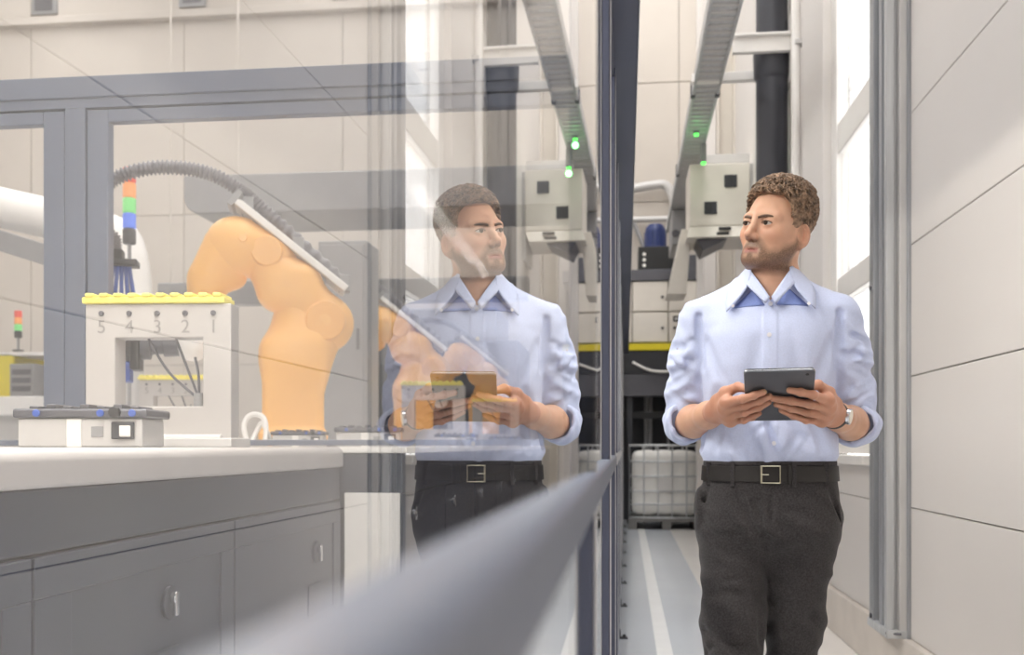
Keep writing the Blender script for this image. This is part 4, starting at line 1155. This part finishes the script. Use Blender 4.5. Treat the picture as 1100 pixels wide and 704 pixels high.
# ---- shirt
def folds(p, lines):
    d = np.zeros(len(p), f32)
    for a, b, amp, wd in lines:
        d += amp * np.exp(-(seg_dist(p, a, b) / wd) ** 2)
    return d
CUFF = {-1: np.array((-0.209, 0.036, 1.161), f32), 1: np.array((0.214, 0.036, 1.155), f32)}
FDIR = {s: (np.array(WR[s]) - np.array(EL[s])) / np.linalg.norm(np.array(WR[s]) - np.array(EL[s])) for s in (-1, 1)}
SH_FOLDS = []
for s in (-1, 1):
    SH_FOLDS += [((0.150 * s, -0.09, 1.40), (0.118 * s, -0.13, 1.30), 0.010, 0.014), ((0.155 * s, -0.07, 1.36), (0.10 * s, -0.13, 1.22), 0.010, 0.015),
                 ((0.17 * s, -0.04, 1.43), (0.165 * s, -0.05, 1.30), 0.010, 0.010),
                 ((0.10 * s, -0.12, 1.10), (0.03 * s, -0.13, 1.17), 0.006, 0.010), ((0.13 * s, -0.10, 1.09), (0.09 * s, -0.125, 1.20), 0.006, 0.010),
                 ((0.155 * s, -0.03, 1.10), (0.12 * s, -0.10, 1.24), 0.009, 0.013), ((0.055 * s, -0.13, 1.08), (0.06 * s, -0.13, 1.14), 0.005, 0.008),
                 ((0.25 * s, 0.0, 1.24), (0.185 * s, 0.0, 1.20), 0.007, 0.009), ((0.255 * s, 0.03, 1.29), (0.18 * s, -0.02, 1.235), 0.006, 0.010),
                 ((0.245 * s, 0.0, 1.33), (0.195 * s, -0.045, 1.27), 0.005, 0.010), ((0.235 * s, -0.02, 1.37), (0.19 * s, -0.05, 1.31), 0.004, 0.012)]
SH_FOLDS += [((-0.02, -0.125, 1.36), (-0.05, -0.125, 1.24), 0.003, 0.018), ((0.06, -0.125, 1.40), (0.07, -0.12, 1.27), 0.003, 0.016), ((-0.07, -0.12, 1.11), (0.06, -0.13, 1.20), 0.004, 0.011)]
rf = random.Random(11)
for s in (-1, 1):
    for k in range(9):      # sleeve creases gather at the elbow and run across the sleeve
        z = 1.19 + 0.022 * k; t = rf.uniform(-0.02, 0.02)
        SH_FOLDS.append(((0.262 * s, 0.01, z + t + rf.uniform(-0.01, 0.02)), (rf.uniform(0.175, 0.21) * s, -0.03, z - t), rf.uniform(0.004, 0.009), rf.uniform(0.007, 0.012)))
    for k in range(5):      # blousing over the belt
        u0 = rf.uniform(0.02, 0.15) * s
        SH_FOLDS.append(((u0, -0.13 + 0.3 * u0 * u0 * 5, 1.065), (u0 + rf.uniform(-0.05, 0.05), -0.12, rf.uniform(1.11, 1.18)), rf.uniform(0.004, 0.008), rf.uniform(0.007, 0.011)))
def shirt_sdf(p):
    u, v, z = p[:, 0], p[:, 1], p[:, 2]
    m = np.stack([np.abs(u), v, z], -1)
    d = loft(p, SH_ROWS)
    d = smin(d, cone_seg(m, (0.045, 0.022, 1.496), (0.165, 0.012, 1.428), 0.042, 0.056), 0.05)
    for s in (-1, 1):
        c_ = CUFF[s]
        sl = chain(p, [(0.168 * s, 0.012, 1.425), (0.196 * s, 0.02, 1.33), (0.206 * s, 0.045, 1.24), (0.212 * s, 0.075, 1.178)], [0.058, 0.054, 0.053, 0.052], 0.03)
        cut = (p - c_) @ FDIR[s].astype(f32)
        low = cone_seg(p, (0.213 * s, 0.082, 1.172), c_ + FDIR[s].astype(f32) * 0.03, 0.053, 0.050)
        sl = smin(sl, np.maximum(low, cut - 0.004), 0.02)
        d = smin(d, sl, 0.014)
    wr = 0.0016 * np.sin(z * 70 + 9 * u + 3 * np.sin(u * 30)) * np.sin(u * 45 + 2 * np.sin(z * 40)) + 0.001 * np.sin(z * 150 + u * 60 + 4 * np.sin(u * 25))
    side = ramp(np.abs(u), 0.15, 0.20)
    wr = wr * (0.15 + 0.8 * side) + side * 0.0008 * np.sin(z * 130 + 30 * v + 3 * np.sin(z * 33))
    waist = np.exp(-((z - 1.10) / 0.035) ** 2) * 0.003 * np.sin(u * 85 + 2 * np.sin(u * 31))
    d = d + wr + waist + np.minimum(1.7 * folds(p, SH_FOLDS), 0.016)
    pl = (np.abs(u - 0.004 + 0.02 * (1.3 - z) * 0) < 0.0175) & (v < 0)
    d = d - 0.0022 * pl
    # neck hole and the open V
    hole = np.maximum(np.sqrt((u - 0.008) ** 2 + (v - 0.02) ** 2) - 0.058, 1.47 - z)
    vcut = np.maximum(np.maximum(np.abs(u - 0.006) - (z - 1.462) * 0.62, v - 0.02), 1.462 - z)
    return smax(d, -np.minimum(hole, vcut), 0.004)
shirt = net_mesh('shirt', shirt_sdf, (-0.30, -0.17, 1.03), (0.30, 0.18, 1.56), 0.003, SHIRT, man, coarse=6, relax=1)
def front_v(u, z, fn=None):
    vs = np.linspace(-0.25, 0.05, 400, dtype=f32)
    d = (fn or shirt_sdf)(np.stack([np.full(400, u, f32), vs, np.full(400, z, f32)], -1))
    i = int(np.argmax(d < 0)); return float(vs[i])
for u, z in ((0.003, 1.372), (0.004, 1.285), (0.006, 1.195), (0.014, 1.108)):
    v = front_v(u, z)
    MB().cyl((u, v + 0.002, z), (u, v - 0.0028, z), 0.0055, 14).build('button', BUTTON, shirt)
for s in (-1, 1):
    c_, dr = CUFF[s], FDIR[s].astype(f32)
    def cuff(p):
        q = p - c_; t = q @ dr; rad = vlen(q - t[:, None] * dr)
        d1 = np.maximum(np.abs(rad - 0.0495) - 0.0045, np.abs(t - 0.002) - 0.026) 
        ang = np.arctan2(q[:, 2], q[:, 0])
        d1 = np.sqrt(np.maximum(np.abs(rad - 0.0505 - 0.0025 * np.sin(3 * ang + 1) - 0.003 * np.cos(2 * ang)) - 0.002, 0) ** 2 + np.maximum(np.abs(t - 0.002 - 0.004 * np.sin(2 * ang)) - 0.023, 0) ** 2) - 0.0045
        return d1 + 0.0012 * np.sin(ang * 7 + t * 120)
    lo = c_ - 0.085; hi = c_ + 0.085
    net_mesh('cuff', cuff, lo, hi, 0.0028, SHIRT, shirt, coarse=4, relax=1)

# collar: stand, two leaves, a deeper blue patch on the shirt front below each leaf
def grid_part(name, rows, m, parent, thick=0.003, sub_=2, flip=False):
    k = len(rows[0]); vs = [tuple(map(float, q)) for r in rows for q in r]
    fs = [(i*k+j, i*k+j+1, (i+1)*k+j+1, (i+1)*k+j) for i in range(len(rows)-1) for j in range(k-1)]
    me = bpy.data.meshes.new(name); me.from_pydata(vs, [], fs); me.materials.append(m)
    me.polygons.foreach_set('use_smooth', [True] * len(me.polygons))
    o = bpy.data.objects.new(name, me); C.objects.link(o); o.parent = parent
    sb_ = o.modifiers.new('smooth', 'SUBSURF'); sb_.levels = sb_.render_levels = sub_; sb_.boundary_smooth = 'PRESERVE_CORNERS'
    so = o.modifiers.new('thickness', 'SOLIDIFY'); so.thickness = thick; so.offset = 0
    return o
def leaf_rows(s):
    # stations from the front edge round to the back of the neck: (top, middle, bottom)
    k = lambda u: 0.006 + s * (u - 0.0)
    return [[(k(0.047), -0.046, 1.548), (k(0.046), -0.080, 1.500), (k(0.106), -0.098, 1.434)],
            [(k(0.054), -0.030, 1.553), (k(0.068), -0.060, 1.512), (k(0.108), -0.074, 1.462)],
            [(k(0.062), 0.002, 1.556), (k(0.084), -0.012, 1.531), (k(0.105), -0.020, 1.507)],
            [(k(0.060), 0.040, 1.562), (k(0.080), 0.045, 1.545), (k(0.092), 0.048, 1.524)],
            [(k(0.036), 0.080, 1.570), (k(0.046), 0.094, 1.552), (k(0.052), 0.104, 1.530)],
            [(k(0.0), 0.092, 1.572), (k(0.0), 0.106, 1.554), (k(0.0), 0.114, 1.532)]]
for s in (-1, 1):
    grid_part('collar_leaf', leaf_rows(s), SHIRT, shirt)
    st = [[(0.006 + s * a, v, z), (0.006 + s * a2, v2, z2)] for a, v, z, a2, v2, z2 in
          ((0.002, -0.108, 1.466, 0.012, -0.112, 1.450), (0.018, -0.096, 1.492, 0.036, -0.102, 1.476), (0.036, -0.074, 1.522, 0.056, -0.080, 1.500), (0.050, -0.042, 1.546, 0.066, -0.048, 1.515),
           (0.060, 0.0, 1.552, 0.070, 0.0, 1.515), (0.056, 0.045, 1.558, 0.064, 0.048, 1.52), (0.0, 0.088, 1.568, 0.0, 0.096, 1.53))]
    grid_part('collar_stand', st, SHIRT, shirt, 0.004)
    a_, b_, c2 = (0.044, 1.492), (0.088, 1.449), (0.012, 1.449)
    def pt(q, o_=0.004):
        u = 0.006 + s * q[0]; return (u, front_v(u, q[1]) - o_, q[1])
    grid_part('collar_patch', [[pt((0.041, 1.489)), pt((0.047, 1.490))], [pt((0.027, 1.469)), pt((0.066, 1.470))], [pt((0.014, 1.449)), pt((0.090, 1.446))]], COLLAR_BLUE, shirt, 0.002)
    v = front_v(0.006 + s * 0.012, 1.448)
    if s == 1: MB().cyl((0.006, v + 0.002, 1.452), (0.006, v - 0.006, 1.452), 0.0055, 14).build('button', BUTTON, shirt)
    v = -0.104
    MB().cyl((0.006 + s * 0.090, v + 0.004, 1.4475), (0.006 + s * 0.090, v - 0.001, 1.4475), 0.004, 12).build('button', BUTTON, shirt)

# ---- trousers, belt, shoes
TR_ROWS = [(0.79, 0.0, 0.01, 0.120, 0.04), (0.83, 0.0, 0.005, 0.155, 0.085), (0.88, 0.002, 0.0, 0.174, 0.128), (0.95, 0.003, 0.002, 0.174, 0.130), (1.01, 0.003, 0.0, 0.166, 0.122), (1.058, 0.003, 0.0, 0.163, 0.119)]
LEG = {-1: [(-0.082, -0.008, 0.90), (-0.084, -0.055, 0.66), (-0.086, -0.105, 0.51), (-0.075, -0.120, 0.30), (-0.070, -0.150, 0.075)],
       1: [(0.080, 0.004, 0.90), (0.066, 0.020, 0.66), (0.056, 0.030, 0.51), (0.060, 0.130, 0.30), (0.066, 0.200, 0.085)]}
LR = {-1: [0.088, 0.076, 0.070, 0.064, 0.058], 1: [0.086, 0.070, 0.062, 0.060, 0.058]}
TR_FOLDS = [((-0.072, -0.125, 0.975), (-0.012, -0.125, 0.85), 0.016, 0.012), ((-0.03, -0.125, 0.96), (0.0, -0.12, 0.87), 0.009, 0.010), ((-0.10, -0.12, 0.93), (-0.02, -0.12, 0.82), 0.004, 0.012), ((0.012, -0.13, 1.0), (0.006, -0.12, 0.86), 0.006, 0.006),
            ((-0.006, -0.11, 0.86), (-0.012, -0.10, 0.62), 0.016, 0.014), ((0.10, -0.10, 0.97), (0.02, -0.12, 0.87), 0.004, 0.012),
            ((-0.15, -0.09, 1.0), (-0.165, -0.03, 0.90), 0.008, 0.006), ((0.15, -0.09, 1.0), (0.165, -0.03, 0.90), 0.011, 0.008),
            ((-0.15, -0.10, 0.645), (-0.05, -0.16, 0.60), 0.006, 0.012), ((-0.14, -0.12, 0.60), (-0.03, -0.14, 0.63), 0.006, 0.010), ((0.11, -0.04, 0.68), (0.03, -0.06, 0.63), 0.005, 0.012)]
for k in range(14):
    s = rf.choice((-1, 1)); z = rf.uniform(0.56, 0.93)
    TR_FOLDS.append(((0.15 * s, -0.10, z + rf.uniform(-0.05, 0.05)), (0.03 * s, -0.125, z + rf.uniform(-0.05, 0.05)), rf.uniform(0.003, 0.007), rf.uniform(0.009, 0.016)))
def trouser_sdf(p):
    u, v, z = p[:, 0], p[:, 1], p[:, 2]
    d = loft(p, TR_ROWS)
    for s in (-1, 1):
        d = smin(d, chain(p, LEG[s], LR[s], 0.03), 0.035 if s < 0 else 0.03)
    # pocket edge stands open at his right hip
    d = smin(d, ellipsoid(p, (-0.168, -0.045, 0.945), (0.014, 0.03, 0.05)), 0.02)
    wr = 0.0022 * np.sin(z * 48 + 20 * u + 2 * np.sin(u * 40 + z * 13)) * np.sin(u * 38 + z * 22) + 0.0012 * np.sin(z * 110 + 40 * v + u * 50)
    d = d + wr * ramp(1.0 - z, 0, 0.06) + folds(p, TR_FOLDS)
    return np.maximum(d, 0.07 - z)
trousers = net_mesh('trousers', trouser_sdf, (-0.24, -0.27, 0.04), (0.24, 0.30, 1.08), 0.0036, TROUS, man, coarse=6, relax=1)
def ring(z0, z1, off0, off1, rows, e=2.5, n=64):
    m = MB(); R_ = np.array(rows); vs = []
    for z, off in ((z0, off0), (z0, off1), (z1, off1), (z1, off0)):
        cu_, cv_, ru, rv = (float(np.interp(z, R_[:, 0], R_[:, k])) for k in (1, 2, 3, 4))
        for i in range(n):
            q = 2 * math.pi * i / n; c_, s_ = math.cos(q), math.sin(q)
            vs.append((cu_ + (ru + off) * math.copysign(abs(c_) ** (2 / e), c_), cv_ + (rv + off) * math.copysign(abs(s_) ** (2 / e), s_), z))
    fs = [(j*n+i, j*n+(i+1) % n, ((j+1) % 4)*n+(i+1) % n, ((j+1) % 4)*n+i) for j in range(4) for i in range(n)]
    return m.add(vs, fs)
ring(1.050, 1.064, -0.006, 0.0015, TR_ROWS).build('waistband', TROUS, trousers, smooth='all')
belt = ring(1.014, 1.052, -0.002, 0.0050, TR_ROWS).build('belt', BELT, man, 0.001)
bv = -0.1265
bk_ = MB(); bu = 0.006
for x0, x1, z0, z1 in ((bu - 0.024, bu - 0.019, 1.010, 1.054), (bu + 0.021, bu + 0.024, 1.010, 1.054), (bu - 0.024, bu + 0.024, 1.010, 1.013), (bu - 0.024, bu + 0.024, 1.051, 1.054)):
    bk_.box(x0, x1, bv - 0.005, bv, z0, z1)
bk_.box(bu - 0.022, bu - 0.004, bv - 0.0065, bv - 0.003, 1.0305, 1.033)
bk_.build('buckle', BUCKLE, belt, 0.001)
bx('keeper', bu + 0.04, bu + 0.049, bv - 0.004, bv + 0.003, 1.009, 1.055, BELT, belt, 0.001)
for u in (-0.085, 0.062, 0.138, -0.145):
    v = -0.119 * (1 - abs((u - 0.003) / 0.165) ** 2.5) ** 0.4 - 0.0085
    bx('belt_loop', u - 0.0055, u + 0.0055, v - 0.0015, v + 0.004, 1.002, 1.062, TROUS, trousers, 0.001)
SHOE = mat('shoe_leather', (52, 38, 30), 0.35, var=0.1)
SOLE = mat('shoe_sole', (28, 26, 25), 0.7)
for s in (-1, 1):
    ax = np.array(LEG[s][-1], f32); lift = 0.0
    def shoe(p):
        d = cone_seg(p, (ax[0], ax[1] + 0.03, 0.052), (ax[0] + 0.008 * s, ax[1] - 0.10, 0.045), 0.040, 0.038)
        d = smin(d, cone_seg(p, (ax[0] + 0.008 * s, ax[1] - 0.10, 0.042), (ax[0] + 0.010 * s, ax[1] - 0.165, 0.036), 0.037, 0.024), 0.02)
        d = smin(d, cone_seg(p, (ax[0], ax[1] + 0.01, 0.06), (ax[0], ax[1] + 0.005, 0.10), 0.040, 0.042), 0.02)
        return np.maximum(d, 0.012 - p[:, 2])
    sho = net_mesh('shoe', shoe, (ax[0] - 0.08, ax[1] - 0.22, 0.0), (ax[0] + 0.08, ax[1] + 0.10, 0.16), 0.005, SHOE, man, coarse=4)
    pts = [(ax[0] + 0.008 * s * (1 if t < 0 else 0) + w2 * math.cos(q), ax[1] + t + w2 * math.sin(q)) for t, w2, qs in ((0.03, 0.040, (0, 0.5, 1.05, 1.57, 2.1, 2.64, 3.14)), (-0.10, 0.038, (3.14,)), (-0.165, 0.025, (3.14, 3.9, 4.71, 5.5, 6.28)), (-0.10, 0.038, (6.28,))) for q in qs]
    MB().prism(pts, 0.0, 0.018, 'z').build('sole', SOLE, sho)

# ---- wrist watch on his left arm
wd_ = np.array(FDIR[1]); wc = np.array(WR[1]) - wd_ * 0.012
t1_ = np.cross(wd_, (0, 0, 1)); t1_ /= np.linalg.norm(t1_); t2_ = np.cross(wd_, t1_)
loop = []
for i in range(28):
    q = 2 * math.pi * i / 28; loop.append(wc + (t1_ * math.cos(q) + t2_ * math.sin(q)) * 0.0305)
rw = MB(); vs = []
for q in loop:
    r_ = (q - wc) / np.linalg.norm(q - wc)
    for a, b in ((-0.009, 0), (0.009, 0), (0.009, 0.003), (-0.009, 0.003)): vs.append(tuple(q + wd_ * a + r_ * b))
rw.add(vs, [(i*4+j, i*4+(j+1) % 4, ((i+1) % 28)*4+(j+1) % 4, ((i+1) % 28)*4+j) for i in range(28) for j in range(4)])
watch = rw.build('watch', BELT, man, 0.0008)
out = np.array((0.80, -0.45, -0.12)); out -= wd_ * out.dot(wd_); out /= np.linalg.norm(out)
p0_, p1_ = wc + out * 0.031, wc + out * 0.040
MB().cyl(tuple(p0_), tuple(p1_), 0.0185, 28).build('case', M['chrome'], watch, 0.001)
MB().cyl(tuple(p1_ - out * 0.0005), tuple(p1_ + out * 0.0006), 0.0155, 28).build('dial', mat('watch_dial', (232, 226, 214), 0.3), watch)
cr = wc + out * 0.0355 + wd_ * 0.0185
MB().cyl(tuple(cr), tuple(cr + wd_ * 0.004), 0.003, 10).build('crown', M['chrome'], watch)

# ---- the tablet in his hands
tb_root = Vector((0.0234, -0.42, 1.2599))
rx = Vector((0.99997, 0, 0.00812)); dn = Vector((0.0038, 0.88397, -0.46753)); nn = Vector((0.00718, -0.46754, -0.88394))
Rm = Matrix(((rx.x, dn.x, nn.x), (rx.y, dn.y, nn.y), (rx.z, dn.z, nn.z)))
manM = Matrix.Translation((MANX, MANY, 0)) @ Matrix.Rotation(MANR, 4, 'Z')
tab = thing('tablet', 'dark grey tablet computer held in both hands', 'tablet')
tab.matrix_world = manM @ Matrix.Translation(tb_root) @ Rm.to_4x4()
def rounded(w2, l, r, n=5):
    pts = []
    for cx_, cy_, a0 in ((w2 - r, l - r, 0), (-w2 + r, l - r, 90), (-w2 + r, r, 180), (w2 - r, r, 270)):
        for k in range(n + 1):
            q = math.radians(a0 + 90 * k / n); pts.append((cx_ + r * math.cos(q), cy_ + r * math.sin(q)))
    return pts
TAB = mat('tablet_back', (96, 98, 104), 0.42, 0.35, var=0.04, scale=30)
MB().prism(rounded(0.0739, 0.215, 0.008), -0.008, -0.0005, 'z').build('back', TAB, tab, 0.0015)
MB().prism(rounded(0.0715, 0.2125, 0.007), -0.0092, -0.008, 'z').build('screen', mat('tablet_screen', (16, 18, 22), 0.1), tab)
MB().prism(rounded(0.0745, 0.216, 0.0085), -0.0062, -0.0050, 'z').build('edge_band', M['alu'], tab)
MB().cyl((0.058, 0.014, -0.0006), (0.058, 0.014, 0.0004), 0.004, 14).build('camera_lens', M['black'], tab)
